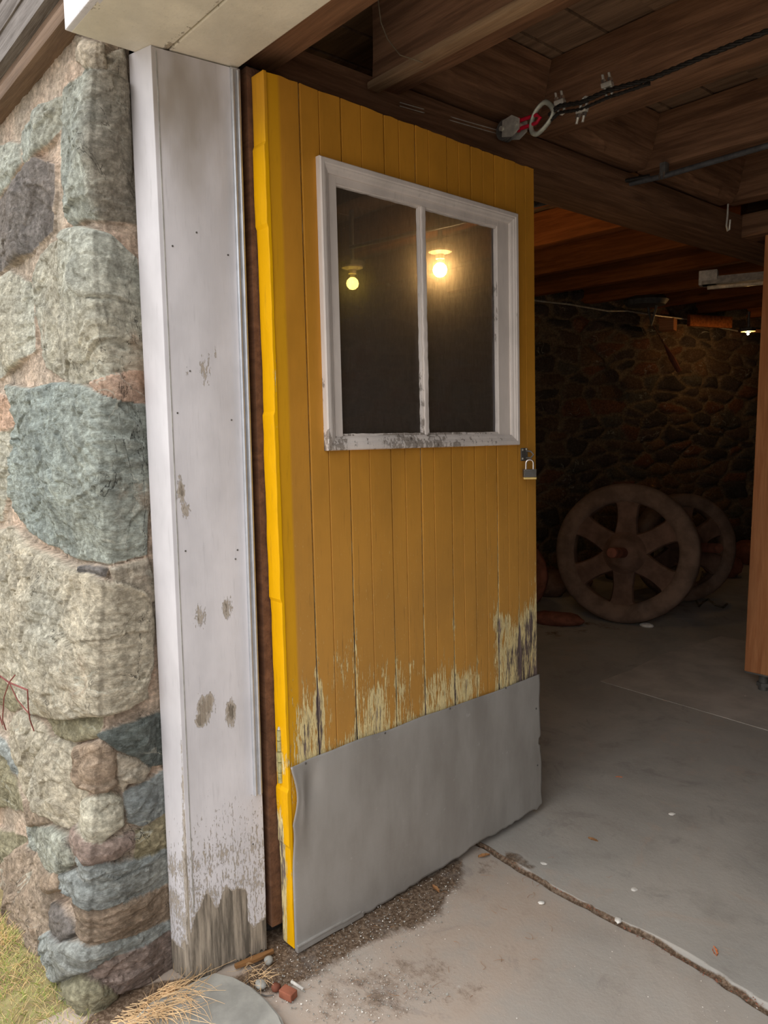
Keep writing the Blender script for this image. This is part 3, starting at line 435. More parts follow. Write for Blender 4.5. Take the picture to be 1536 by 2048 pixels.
# front edge board, turned to face outside
ang = math.atan2(-.020, -.077)-math.atan2(.212, .025)
fb = MB().box((0, -.0, .003), (.080, .024, 2.30), .002, (10, 1, 230)).build('edge_board', M['white'], ja, fn=ragged, attrs=lambda V: dict(wear=.2+.30*sm(V[:, 2], .75, .25)+.22*sm(V[:, 0], .02, .0)*sm(V[:, 2], 1.2, .6)+.06*vn(V*20)+.5*sm(.1+.04*vn(V*40)-V[:, 2], 0, .02), stain=0*V[:, 0]))
fb.location = (0.0, 0.0, 0); fb.rotation_euler = (0, 0, ang); fb.scale = (1, -1, 1)
s_ = MB().box((JW-.026, -.006, .462), (JW-.002, .0, 2.296), .001).tube([(JW-.022, -.007, .462), (JW-.022, -.007, 2.29)], .0042).tube([(JW-.008, -.007, .462), (JW-.008, -.007, 2.29)], .0042).build('metal_weather_strip', M['alu'], ja, smooth=True); s_['label'] = 'bare aluminium weather strip'
for x, y in [(380,742),(355,826),(463,840),(371,1102),(475,1100),(471,1118),(345,492),(456,510),(393,465),(506,1688),(350,1280)]:
    u, z = jpx(x, y)
    if 0 < u < JW: MB().lathe([(0, -.0012), (.0022, -.0012), (.0026, .001)], 8, 'y', (u, 0, z)).build('nail_head', M['dsteel'], ja)
timber('frame_post', (-1.712, 1.004, .06), .04, 2.25, .04, M['brown'], .003, 31, .003, label='narrow brown unpainted door frame post between the jamb and the yellow door', cat='post')
# ---------------------------------------------------------------- THE YELLOW DOOR
DB = np.array([-1.619, 1.042]); DX = _n(np.array([-.0135, 1.1])); DN = np.array([-DX[1], DX[0]]); DH, DWID = 2.285, 1.088
door = empty('door_1', (DB[0], DB[1], 0), (0, 0, math.atan2(DX[1], DX[0])), label='tall mustard yellow plank door standing open, with a two-pane window', cat='door', kind='structure')
def dfn(V):
    V = V.copy(); u = V[:, 0]/DWID; z = V[:, 2]; sl = -.009*z; sr = 1.088-.0325*z; V[:, 0] = sl+u*(sr-sl); V[:, 2] = z-.014*u*(z/2.3); return V
def dpx(px, py):   # photo point -> (s, z) on the undeformed door
    d = ray(px, py); n_ = np.array([DN[0], DN[1], 0]); q = CAM+d*np.dot(np.array([DB[0], DB[1], 0])-CAM, n_)/d.dot(n_); s = np.dot((q-np.array([DB[0], DB[1], 0]))[:2], DX); z = q[2]; u = (s+.009*z)/(1.088-.0235*z)
    return u*DWID, z+.014*u
WIN = (.193*DWID-.02, .816*DWID+.05, 1.395, 2.09)
SEAM = [.096, .221, .365, .478, .602, .703, .807, .909]; BEAD = [.153, .287, .418, .528, .650, .755, .856, .955]
PD = [(1030,1310,34,60,.46),(1010,1250,16,24,.34),(985,1240,14,40,.34),(935,1375,30,40,.36),(1060,1250,14,40,.34),(640,1440,16,60,.34),(610,1480,14,60,.36),(675,1330,16,60,.26),(880,1380,24,60,.27),(805,1360,20,60,.26),(1060,1090,10,70,.2),(1055,960,12,30,.24),(905,1250,14,24,.25),(545,240,8,22,.34),(545,440,6,14,.3),(750,1420,16,50,.24),(825,1330,10,16,.3),(915,1050,8,14,.2),(700,1300,12,70,.22)]
PDJ = [(dpx(x, y), abs(dpx(x+rx, y)[0]-dpx(x, y)[0]), abs(dpx(x, y+ry)[1]-dpx(x, y)[1]), a) for x, y, rx, ry, a in PD]
def wearD(V):
    x, z = V[:, 0], V[:, 2]; w = .10+.04*vn(p3(x*5, z*2)); w = w+.33*sm(z, 1.30, .50)+.10*sm(z, 1.7, 1.0)+.09*sm(x, .97, 1.08)*sm(z, 1.6, 1.2); w = w*(.86+.22*vn(p3(np.floor(x*8.2)*3.7, z*1.4)))
    for (cx, cz), rx, rz, a in PDJ: w = np.maximum(w, w*.5+(.12+a)*np.exp(-((x-cx)/rx)**2-((z-cz)/rz)**2)) if 0 else w+a*.42*np.exp(-((x-cx)/rx)**2-((z-cz)/rz)**2)
    w = w+.13*sm(z, .62, .50)*(.6+.6*vn(p3(x*9, 0)))
    for s_ in SEAM+[1.0]: w = w+.09*np.exp(-((x-s_*DWID)/.008)**2)*sm(z, 1.3, .8)
    w = np.where(V[:, 1] > .006, .9, w); return dict(wear=np.clip(w, 0, 1), fresh=sm(x, .046, .040)*.5, age=sm(z, 1.75, .75)*(1-sm(x, .046, .040)))
def door_panel():
    xs = [0.0]
    edges = sorted([(s*DWID, .0024, .0115) for s in SEAM]+[(s*DWID, .0013, .0042) for s in BEAD]); cols = [(0.0, 0.0)]
    for c, hw, dp in edges: cols += [(c-hw-.0012, .0), (c-hw, .0006), (c-hw+.0003, dp), (c+hw-.0003, dp), (c+hw, .0006), (c+hw+.0012, .0)]
    cols.append((DWID, 0.)); full = []
    for (a, da), (b, db) in zip(cols[:-1], cols[1:]):
        n = max(1, int((b-a)/.009)); full += [(a+(b-a)*i/n, da+(db-da)*i/n if b-a < .006 else 0*i + (da if i == 0 else 0)) for i in range(n)]
    full.append(cols[-1]); full = [f for f in full if not any(abs(f[0]-w) < .004 for w in WIN[:2])]+[(WIN[0], 0), (WIN[1], 0)]; full.sort()
    zs = np.unique(np.round(np.concatenate([np.arange(.034, DH, .012), [WIN[2], WIN[3], DH]]), 4)); xs = np.array([f[0] for f in full]); dp = np.array([f[1] for f in full])
    X, Z = np.meshgrid(xs, zs, indexing='ij'); bi = np.searchsorted(np.array(SEAM)*DWID, X); Yv = dp[:, None]*(1.+0*Z)+.0007*fbm(p3(X*9, Z*1.5), 3)+.0009*np.sin(bi*2.3+Z*.8)
    Zv = Z.copy(); Zv[:, -1] += .002*vn(p3(X[:, -1]*40, 0)); P = np.stack([X, Yv, Zv], -1).reshape(-1, 3)
    cx = (X[:-1, :-1]+X[1:, 1:])/2; cz = (Z[:-1, :-1]+Z[1:, 1:])/2; hole = (cx > WIN[0]) & (cx < WIN[1]) & (cz > WIN[2]) & (cz < WIN[3]); f = grid_faces(len(xs), len(zs), hole)
    at = wearD(P); return mesh_obj('plank_panel', dfn(P), f, M['yellow'], door, at, False)
door_panel()
# door frame behind planks (solid thickness around the window hole) and the bright hinge-side edge
b = MB(); b.box((.002, .0125, .034), (WIN[0], .040, DH-.002)).box((WIN[1], .0125, .034), (DWID-.002, .040, DH-.002)).box((WIN[0], .0125, .034), (WIN[1], .040, WIN[2])).box((WIN[0], .0125, WIN[3]), (WIN[1], .040, DH-.002))
b.build('back_panel', M['yellow'], door, fn=dfn)
def edgefn(V):
    V = V.copy(); V[:, 0] -= np.where(V[:, 0] < .001, .0022*fbm(p3(V[:, 2]*14, V[:, 1]*30), 4)+.004*(vn(p3(V[:, 2]*5, 9)) > .45), 0); V[:, 1] += .0016*fbm(p3(V[:, 2]*20, 3), 4); return dfn(V)
e_ = MB().box((-.006, -.003, .012), (.004, .050, DH), .002, (1, 5, 240)).build('edge_strip', M['yellow'], door, fn=edgefn, attrs=lambda V: dict(wear=.33+.09*vn(V*9)+.26*sm(V[:, 2], .62, .35)*sm(V[:, 1], .01, .03)+.2*np.exp(-((V[:, 2]-.55)/.05)**2), fresh=sm(V[:, 2], 2.24, 2.05)*.75+.25)); e_['label'] = 'bright yellow hinge-side edge'
# window
wi = MB(); U0, U1, Z0, Z1 = .139*DWID, .898*DWID, 1.378, 2.122; G0, G1, H0, H1 = .194*DWID, .817*DWID, 1.416, 2.070
def wearW(V): return dict(wear=.30+.10*vn(V*7)+.16*sm(V[:, 2], 1.44, 1.40)+.1*(V[:, 1] > -.002), stain=.25*sm(V[:, 2], 1.9, 2.1)+0*V[:, 0])
def casing(a, b, c, d, w, nm):
    """one mitred moulding length"""
fr = MB()
def ring(x0, x1, z0, z1, prof):
    """moulding profile [(inset, y)] swept round a mitred rectangle"""
    k = len(fr.V); cs = [(x0, z0, 1, 1), (x1, z0, -1, 1), (x1, z1, -1, -1), (x0, z1, 1, -1)]; m = len(prof)
    for ci in range(4):
        a, b = cs[ci], cs[(ci+1) % 4]; seg = 40
        for q in range(seg):
            t_ = q/seg
            for i, y in prof:
                p0 = (a[0]+a[2]*i, a[1]+a[3]*i); p1 = (b[0]+b[2]*i, b[1]+b[3]*i); fr.V.append((p0[0]+(p1[0]-p0[0])*t_, y, p0[1]+(p1[1]-p0[1])*t_))
    n = 160
    for j in range(n):
        for i in range(m-1): A, B = k+j*m, k+((j+1) % n)*m; fr.F.append((A+i, B+i, B+i+1, A+i+1))
ring(U0, U1, Z0, Z1, [(0, .004), (0, -.016), (.003, -.020), (.013, -.020), (.016, -.017), (.019, -.017), (.024, -.013), (.030, -.011), (.034, -.008), (.034, .01)])
wf_ = fr.build('window_frame', M['frame_w'], door, fn=dfn, attrs=wearW)
st = MB(); st.box((U0+.032, -.004, Z0+.02), (G0+.004, .022, Z1-.02), .001, (2, 1, 60)).box((G1-.004, -.004, Z0+.02), (U1-.032, .022, Z1-.02), .001, (3, 1, 60)).box((G0, -.0035, Z0+.02), (G1, .022, H0), .001, (60, 1, 2)).box((G0, -.0035, H1), (G1, .022, Z1-.02), .001, (60, 1, 2))
st.build('sash', M['frame_w'], wf_, fn=dfn, attrs=wearW)
def putty(V): V = dfn(V); V += .0022*np.stack([fbm(V*60, 3, 5), fbm(V*50, 3, 6), fbm(V*60, 3, 7)], -1); return V
mu = (.500*DWID, .0095); b = MB().box((mu[0]-mu[1], -.006, H0), (mu[0]+mu[1], .018, H1), .004, (2, 1, 90)); b.build('mullion', M['frame_w'], wf_, fn=putty, attrs=wearW)
b = MB(); 
for x0, x1 in ((G0, mu[0]-mu[1]), (mu[0]+mu[1], G1)): b.box((x0, -.001, H0-.002), (x1, .012, H0+.006), .002, (50, 1, 1)).box((x0, 0, H1-.005), (x1, .012, H1+.002), .002, (50, 1, 1)).box((x0-.002, -.001, H0), (x0+.004, .012, H1), .002, (1, 1, 90)).box((x1-.005, -.001, H0), (x1+.002, .012, H1), .002, (1, 1, 90))
b.build('putty', M['frame_w'], wf_, fn=putty, attrs=wearW)
for x0, x1 in ((G0, mu[0]-.004), (mu[0]+.004, G1)): MB().box((x0, .012, H0), (x1, .0145, H1)).build('glass_pane', M['glass'], wf_, fn=dfn)
# sheet metal kick plate: bowed, curled at the upper left, torn at the right
def plate():
    xs = np.linspace(0, 1, 150); zz = np.linspace(0, 1, 70); Uu, Vv = np.meshgrid(xs, zz, indexing='ij'); top = .545+.0*Uu+.004*vn(p3(Uu*9, 0))+.012*Uu*0; bot = .006+.022*sm(Uu, .25, .9)+.010*np.abs(vn(p3(Uu*14, 3)))*(Uu > .22)+.004*vn(p3(Uu*60, 3))*(Uu > .22)
    X = -.004+Uu*(1.094+.014*(1-Vv)+.004*vn(p3(Vv*9, 5))-.010*(np.abs(Vv-.50) < .03)); Z = bot+(top-bot)*Vv; Yp = -.008-.007*np.sin(np.pi*np.clip(Uu*1.02, 0, 1))**.5*(1-Vv)**.7-.0012*fbm(p3(Uu*6, Vv*4), 3)-.0015*np.exp(-((Vv-.93)/.05)**2)
    curl = np.exp(-((Vv-.80)/.20)**2)*sm(Uu, .045, .0); Yp = Yp-.012*curl; dent = np.exp(-((Uu-.07)/.022)**2-((Vv-.88)/.10)**2); Yp = Yp+.006*dent-.008*np.exp(-((Uu-.035)/.014)**2-((Vv-.80)/.16)**2); X = X+.016*curl*np.abs(np.sin(Vv*9))
    P = np.stack([X, Yp, Z], -1).reshape(-1, 3); o = mesh_obj('kick_plate', dfn(P), grid_faces(150, 70), M['plate'], door, None, True); md = o.modifiers.new('s', 'SOLIDIFY'); md.thickness = .0012; o['label'] = 'dented bare sheet metal kick plate'; return o
kp = plate()
MB().box((-.002, -.016, .004), (.235, -.006, .020), .002, (30, 1, 1)).box((-.002, -.017, .018), (.225, -.007, .026), .003, (30, 1, 1)).build('bottom_lip', M['plate'], kp, fn=lambda V: dfn(V*[1, 1, 1]+np.stack([0*V[:, 0], .001*vn(V*20), .003*vn(p3(V[:, 0]*12, 2))*(V[:, 0] > .15)], -1)))
for x, z in ((.05, .535), (.34, .538), (.62, .54), (.9, .54), (.02, .3), (1.07, .42), (1.075, .2)): MB().lathe([(0, -.010), (.0035, -.0095), (.004, -.006)], 8, 'y', (x, 0, z)).build('nail_head', M['dsteel'], kp, fn=dfn)
# hinges
for zc in (2.0, .56):
    h_ = MB(); 
    for i in range(5): a = zc-.075+i*.03; h_.tube([(-.012, .030, a+.0012), (-.012, .030, a+.0288)], .0072, 12)
    h_ = h_.build('hinge', M['hinge'], door, smooth=True); MB().box((-.013, .028, zc-.07), (.0, .031, zc+.07)).build('hinge_leaf', M['hinge'], h_)
    MB().tube([(-.012, .03, zc+.075), (-.012, .03, zc+.083)], [.005, .003], 10).build('hinge_pin', M['steel'], h_, smooth=True)
# hasp staple
sA, zA = dpx(1041, 897); sB, zB = dpx(1058, 922)
hs = MB().box((sA, -.0035, zB-.004), (sA+.036, 0, zA-.004), .001).build('hasp_plate', M['dsteel'], door, fn=dfn)
sc_ = (sA+.018, (zA+zB)/2-.004); MB().tube([(sc_[0]+.010, -.002, sc_[1]+.012), (sc_[0]+.016, -.018, sc_[1]+.010), (sc_[0]+.020, -.026, sc_[1]), (sc_[0]+.016, -.018, sc_[1]-.012), (sc_[0]+.010, -.002, sc_[1]-.012)], .0032, 8).build('staple', M['dsteel'], hs, smooth=True, fn=dfn)
for dx, dz in ((.007, .016), (.007, -.014), (.028, .018)): MB().lathe([(0, -.007), (.003, -.006), (.004, -.003)], 10, 'y', (sA+dx, 0, sc_[1]+dz)).build('screw', M['steel'], hs, fn=dfn)
# padlock (its own thing, hanging from the staple)
Pst = np.array([DB[0]+DX[0]*(sc_[0]-.045)+DN[0]*-.022, DB[1]+DX[1]*(sc_[0]-.028)+DN[1]*-.022, 0]); pz = dpx(1055, 938)[1]
pc_ = on_y(1059, 947, Pst[1]+.0); pc_ = ray(1059, 947); tt = (DB[0]+.026-CAM[0])/pc_[0]; pc_ = CAM+pc_*tt
pl = empty('padlock', tuple(pc_), (0, 0, math.radians(52)), label='small steel padlock with pale brass base hanging on the yellow door', cat='padlock')
lb = MB()
for i in range(7): lb.box((-.0215, -.0115, -.0115+i*.0038), (.0215, .0115, -.0115+i*.0038+.0033), .0015)
lb.build('lock_body', M['lockbody'], pl); MB().box((-.022, -.012, -.019), (.022, .012, -.0118), .0015).build('base_plate', M['brass'], pl)
MB().tube([(-.0125, 0, .012)]+[(-.0125*math.cos(a), 0, .034+.0125*math.sin(a)) for a in np.linspace(0, math.pi, 10)]+[(.0125, 0, .012)], .0037, 12).build('shackle', M['chrome'], pl, smooth=True)
# ---------------------------------------------------------------- post on its jack foot
po = empty('timber_post', (-1.695, 3.962, 0), (0, 0, math.radians(4)), label='square fresh-sawn fir post on a dark metal jack foot', cat='post')
o = MB().box((0, 0, 0), (2.245, .15, .15), .006, (12, 1, 1), .0012, 3).build('post_shaft', M['post'], po); o.rotation_euler = (0, -math.pi/2, 0); o.location = (.15, 0, .112)
MB().box((.03, .03, .0), (.12, .12, .008), .002).box((-.0, -.0, .104), (.15, .15, .113), .002).tube([(.075, .075, .006), (.075, .075, .11)], .024, 16).tube([(.075, .075, .03), (.075, .075, .05)], .034, 6).build('jack_foot', M['dsteel'], po, smooth=True)
# ---------------------------------------------------------------- lamps
def lamp(px, py, zb, mat, r, lab, drop, pipe=None, dist=None):
    c = on_z(px, py, zb); e = empty('ceiling_lamp', (c[0], c[1], zb), label=lab, cat='lamp', group='bare bulbs under the joists')
    MB().lathe([(0, -r), (r*.5, -r*.87), (r*.87, -r*.5), (r, 0), (r*.87, r*.5), (r*.5, r*.87), (0, r)], 20).build('bulb', mat, e, smooth=50); MB().lathe([(r*.45, r*.9), (r*.36, r*1.25), (r*.34, r*1.5)], 16).build('bulb_neck', M['porcelain'], e, smooth=True)
    MB().lathe([(.0, r*1.45), (.020, r*1.45), (.024, r*1.5), (.024, r*2.1), (.05, r*2.3), (.062, r*2.4), (.062, r*2.65), (0, r*2.65)], 24).build('lampholder', M['porcelain'], e, smooth=True)
    if drop: MB().box((-.05, -.05, r*2.65), (.05, .05, r*2.65+.03), .004).tube([(0, 0, r*2.6), (0, 0, drop)], .012, 10).build('mounting_box', M['dsteel'], e)
    return e, c
e1, c1 = lamp(880, 540, 2.25, M['bulb'], .038, 'brighter bare bulb in a porcelain holder seen through the right pane', .24)
e2, c2 = lamp(705, 567, 2.25, M['bulb2'], .036, 'dimmer yellow bulb on a dark drop pipe seen through the left pane', .44)
e3, c3 = lamp(1496, 668, 2.22, M['bulb3'], .009, 'tiny distant glowing bulb low on the far right over the stone wall', .2)
# ---------------------------------------------------------------- pulley, shackle, wire clips and rope along the second joist
Yr = 2.06
def pr(px, py, y=Yr): return on_y(px, py, y)
pb = empty('pulley_block', tuple(pr(1022, 258)), label='small steel pulley block above the top of the yellow door', cat='pulley')
A0 = pr(1022, 258); ax = _n(pr(1080, 238)-A0); up = np.array([0, 0, 1.]); up = _n(up-ax*ax.dot(up)); si_ = np.cross(ax, up)
def fr_(V): return V[:, :1]*ax+V[:, 1:2]*si_+V[:, 2:3]*up
for k in (-1, 1): MB().prism([(-.020, -.026), (.020, -.034), (.052, -.016), (.052, .016), (.020, .034), (-.020, .026)], k*.020-.0025, k*.020+.0025, 1).build('side_plate', M['steel'], pb, fn=fr_)
for k in (-.008, .008): MB().lathe([(.012, k-.006), (.034, k-.006), (.028, k), (.034, k+.006), (.012, k+.006)], 28, 'y', (-.02, 0, 0)).build('sheave', M['dsteel'], pb, fn=fr_, smooth=True)
MB().tube([(-.02, -.03, 0), (-.02, .03, 0)], .008, 12).build('axle_pin', M['steel'], pb, fn=fr_, smooth=True); MB().tube([(.042, -.03, 0), (.042, .03, 0)], .007, 12).build('axle_pin', M['steel'], pb, fn=fr_, smooth=True)
sk = empty('shackle', tuple(pr(1058, 243)), label='red painted shackle between the pulley and the wire loop', cat='shackle'); B0 = pr(1058, 243)
MB().tube([(-.045, 0, -.013), (.0, 0, -.013), (.032, 0, -.012), (.046, 0, 0), (.032, 0, .012), (.0, 0, .013), (-.045, 0, .013)], .0062, 10).build('shackle_bow', M['red'], sk, fn=fr_, smooth=True)
MB().tube([(-.042, 0, -.022), (-.042, 0, .022)], .006, 10).build('shackle_pin', M['red'], sk, fn=fr_, smooth=True)
T0 = pr(1083, 236); th = empty('wire_loop', tuple(T0), label='pale teardrop metal thimble at the end of the wire rope', cat='wire loop')
ring_ = [(.048*math.cos(a)*(1 if math.cos(a) < 0 else 1.15), 0, .050*math.sin(a)*(1-.35*max(0, math.cos(a)))) for a in np.linspace(0, 2*math.pi, 36, endpoint=False)]
tilt = lambda V: fr_(np.stack([V[:, 0]*.82+V[:, 2]*.25, V[:, 1], V[:, 2]*.9], -1))
MB().tube(ring_, .0085, 10, closed=True).build('thimble', M['thim'], th, fn=tilt, smooth=True)
def rope(pts, r, name, mat, **kw):
    P = [np.array(p, float) for p in pts]; L = [0]+list(np.cumsum([np.linalg.norm(P[i+1]-P[i]) for i in range(len(P)-1)])); n = max(8, int(L[-1]/.012)); Q = np.stack([np.interp(np.linspace(0, L[-1], n), L, [p[i] for p in P]) for i in range(3)], -1); b = MB()
    for k in range(3):
        t_ = np.linspace(0, L[-1], n)/(r*9)*2*math.pi+k*2.094; b.tube(Q+np.stack([0*t_, np.cos(t_), np.sin(t_)], -1)*r*.55, r*.55, 6)
    return tag(b.build(name, mat, smooth=60), **kw)
c_in = [pr(1098, 231), pr(1118, 212), pr(1163, 205), pr(1213, 182), pr(1300, 158), pr(1400, 116), pr(1536, 62), pr(1800, -60)]
rope(c_in, .0075, 'wire_rope', M['cable'], label='thick dark wire rope running along the second old joist', cat='wire rope')
rope([p+np.array([0, .0, -.02]) for p in c_in[:4]]+[c_in[4]+np.array([0, 0, -.012])], .0055, 'wire_rope', M['cable'], label='short return tail of the wire rope, held by the wire clips', cat='wire rope')
for k, (x, y, fl, lab) in enumerate([(1118, 207, 1, 'wire rope clip closest to the pale thimble'), (1163, 212, -1, 'upside-down wire rope clip in the middle of three'), (1213, 172, 1, 'wire rope clip farthest from the pulley')]):
    c = pr(x, y+2); e = empty('wire_clip', tuple(c), label=lab, cat='wire clip', group='wire rope clips'); f_ = lambda V, fl=fl: fr_(np.stack([V[:, 0]+V[:, 2]*-.25, V[:, 1], V[:, 2]*fl], -1))
    MB().tube([(-.011, -.008, .042), (-.011, -.008, -.016), (-.007, -.008, -.026), (0, -.008, -.029), (.007, -.008, -.026), (.011, -.008, -.016), (.011, -.008, .042)], .0042, 10).build('u_bolt', M['steel'], e, fn=f_, smooth=True)
    MB().box((-.018, -.016, .000), (.018, .002, .015), .003).build('saddle', M['steel'], e, fn=f_)
    for s in (-1, 1): MB().lathe([(.0045, .016), (.0085, .016), (.0085, .026), (.0045, .026)], 6, 'z', (s*.011, -.008, 0)).build('nut', M['chrome'], e, fn=f_)
# conduit with its clamp
tag(MB().tube([on_z(700, 495, 2.425), on_z(1070, 410, 2.425), on_z(1328, 352, 2.425), on_z(1536, 291, 2.425), on_z(1900, 170, 2.425)], .011, 14).build('conduit', M['pipe'], smooth=True), 'thin grey metal conduit running under the old joists', 'conduit')
tag(MB().tube([on_z(900, 452, 2.43), on_z(1070, 402, 2.43), on_z(1250, 362, 2.43), on_z(1300, 352, 2.44)], .008, 10).build('dark_cable', M['cable'], smooth=True), 'dark cable lying beside the grey conduit, nearer the door', 'cable')
for dy in (0, 7): tag(MB().tube([pr(1000, 262+dy, 2.08), on_y(930, 242+dy, 1.9), on_y(860, 222+dy, 1.75), on_y(800, 205+dy, 1.6)], .0016, 6).build('steel_wire', M['steel'], smooth=True), ['upper thin bright wire running from the pulley over the top of the door', 'lower thin bright wire running from the pulley over the top of the door'][dy > 0], 'wire')
c = on_z(1328, 352, 2.425); e = empty('conduit_clamp', tuple(c), label='shiny beam clamp holding the grey conduit', cat='clamp'); MB().box((-.012, -.016, -.002), (.012, .016, .05), .002).build('clamp_body', M['dsteel'], e)
for s in (-1, 1): MB().tube([(s*.009, -.018, -.012), (s*.009, -.018, .010)], .004, 8).build('screw', M['chrome'], e, smooth=True)
h0 = on_z(1456, 408, 2.47); tag(MB().tube([h0, h0-[0, 0, .05], h0-[.003, 0, .10], h0-[-.004, 0, .125], h0-[-.012, 0, .12], h0-[-.014, 0, .075]], .0045, 8).build('metal_hook', M['steel'], smooth=True), 'bent steel wire hook hanging under the girder near the post', 'hook')
# ---------------------------------------------------------------- things under the far joists
def lw(px, py, off=.12):   # point a little in front of the left stone wall
    d = ray(px, py); p0 = np.array([-5.25, .8, 0]); dr = np.array([2.2, 9.8, 0]); n_ = _n(np.array([9.8, -2.2, 0])); return CAM+d*(np.dot(p0-CAM, n_)+off)/d.dot(n_)
tag(MB().tube([lw(1040, 592), lw(1070, 601), lw(1140, 609), lw(1215, 622), lw(1255, 622), lw(1320, 632), lw(1395, 641), lw(1440, 655), lw(1475, 662)], .008, 8).build('electric_cable', M['steel'], smooth=True), 'thin shiny cable strung along the top of the dark stone wall', 'cable')
a, b2 = lw(1300, 640, .3), lw(1330, 690, .3); c3_ = lw(1358, 742, .3); e = empty('paddle', tuple(a), label='thin dark stick with a reddish blade hanging in front of the wall', cat='paddle'); MB().tube([0*a, b2-a], .007, 8).build('shaft', M['old'], e); MB().tube([b2-a, (b2+c3_)/2-a, c3_-a], [.010, .028, .022], 8).build('blade', M['rustred'], e)
def wbox(name, px, py, off, s, mat, rz, lab, cat): c = lw(px, py, off); o = MB().box((-s[0]/2, -s[1]/2, -s[2]/2), (s[0]/2, s[1]/2, s[2]/2), .004, (3, 3, 3), .003, 4).build(name, mat); o.location = c; o.rotation_euler = (0, 0, rz); return tag(o, lab, cat)
wbox('wood_block', 1336, 650, .25, (.13, .15, .11), M['post'], .3, 'small pale wood block end above the dark stone wall', 'wood block'); wbox('wood_board', 1420, 643, .2, (.04, .55, .11), M['orange'], -.3, 'short orange board end under the far joists', 'board')
wbox('wood_stick', 1507, 662, .2, (.04, .30, .03), M['post'], -.3, 'small pale stick beside the tiny far bulb', 'stick')
c = on_z(1405, 572, 2.30); e = empty('fluorescent_fitting', tuple(c), (0, 0, math.radians(20)), label='unlit white fluorescent fitting fixed under the joists behind the post', cat='light fitting')
MB().prism([(-.06, 0), (.06, 0), (.03, .05), (-.03, .05)], 0, 1.2, 0).build('housing', M['cloth'], e); MB().box((-.02, -.045, -.0), (.09, .045, .09), .006).build('end_cap', M['cloth'], e); MB().tube([(.03, 0, -.014), (1.15, 0, -.014)], .013, 10).build('tube', M['porcelain'], e, smooth=True)
c = lw(1292, 604, .5); e = empty('metal_bracket', tuple(c), label='grimy pale metal bracket hanging under the far joists', cat='bracket'); MB().lathe([(0, .05), (.15, .045), (.19, .01), (.16, -.03), (.05, -.045), (0, -.05)], 16).build('bracket_dish', M['pipe'], e, smooth=True); MB().tube([(.02, 0, -.04), (.06, 0, -.2), (.1, 0, -.04)], .012, 8).build('bracket_leg', M['pipe'], e)
MB().tube([(0, 0, .04), (0, 0, .12)], .02, 8).build('bracket_stem', M['pipe'], e)
# ---------------------------------------------------------------- iron wheels
def wheel(name, r, rin, th, nsp, mat, rim_mat, lab, hub=True, spoke_w=.165, cat='wheel'):
    """cast wheel lying in local xz plane, axis y (front = -y)"""
    e = empty(name, label=lab, cat=cat); m = (r+rin)/2
    MB().lathe([(rin, -th*.30), (rin+.012, -th*.42), (rin+.035, -th*.47), (m, -th*.5), (r-.03, -th*.5), (r-.008, -th*.40), (r, -th*.2), (r-.004, 0), (r, th*.2), (r-.008, th*.4), (r-.03, th*.5), (rin+.03, th*.47), (rin, th*.3), (rin-.004, 0), (rin, -th*.30)], 96, 'y', wob=.004).build('rim', rim_mat, e, smooth=60, fn=lambda V: V*(1+.008*fbm(V*14, 3)[:, None]))
    if hub: MB().lathe([(0, -.105), (.085, -.105), (.105, -.095), (.125, -.07), (.15, -.045), (.15, .04), (0, .05)], 40, 'y').build('hub', M['rustiron'], e, smooth=True); MB().lathe([(0, -.46), (.032, -.46), (.036, -.455), (.036, -.10)], 20, 'y').build('axle', M['rustred'], e, smooth=True)
    for k in range(nsp):
        b = MB(); n = 7; a0 = 2*math.pi*k/nsp+math.pi/2
        for i in range(n+1):
            q = i/n; rr = .11+(rin+.012-.11)*q; w = spoke_w*(.56-.12*math.sin(q*3.0)+.03*q+.10*(q > .9)); y0 = -.052+.016*math.sin(q*3.14)
            b.V += [(rr, y0+.022, -w), (rr, y0+.004, -w*.86), (rr, y0, 0), (rr, y0+.004, w*.86), (rr, y0+.022, w), (rr, y0+.05, w*.9), (rr, y0+.05, -w*.9)]
        b.F = [(i*7+j, i*7+(j+1) % 7, i*7+7+(j+1) % 7, i*7+7+j) for i in range(n) for j in range(7)]
        rot = lambda V, a0=a0: np.stack([V[:, 0]*math.cos(a0)-V[:, 2]*math.sin(a0), V[:, 1], V[:, 0]*math.sin(a0)+V[:, 2]*math.cos(a0)], -1)
        b.build('spoke', mat, e, smooth=50, fn=rot)
    return e
def put(e, px, pyb, yaw, lean, R_):
    p = on_z(px, pyb, 0); e.rotation_mode = 'XYZ'; Mx = Matrix.Rotation(yaw, 3, 'Z')@Matrix.Rotation(lean, 3, 'X'); e.rotation_euler = Mx.to_euler(); up_ = Mx@Vector((0, 0, R_)); e.location = Vector(p)+up_; e.location.z = up_.z+.05*abs(math.sin(lean)); return e
put(wheel('iron_wheel', .50, .365, .15, 6, M['rustiron'], M['rim'], 'big muddy cast wheel with six broad spokes leaning against the wall', spoke_w=.16), 1243, 1247, math.radians(20), math.radians(-9), .50)
put(wheel('iron_wheel', .43, .32, .16, 6, M['rustiron'], M['rim'], 'second cast wheel, partly hidden behind the right of the big one'), 1372, 1203, math.radians(60), math.radians(-8), .43)
put(wheel('iron_wheel', .30, .22, .10, 6, M['rustred'], M['rustred'], 'reddish wheel mostly hidden behind the free edge of the yellow door', spoke_w=.12), 1012, 1232, math.radians(30), math.radians(-6), .30)
def drum(px, py, r, h, mat, lab): p = on_z(px, py, 0); o = MB().lathe([(0, 0), (r, 0), (r+.004, .01), (r, .03), (r, h-.03), (r+.006, h-.01), (r-.004, h), (0, h)], 28).build('old_drum', mat, smooth=True); o.location = (p[0], p[1], 0); return tag(o, lab, 'drum')
drum(1345, 1180, .16, .52, M['cloth'], 'pale drum standing in shadow behind the spokes of the big wheel')
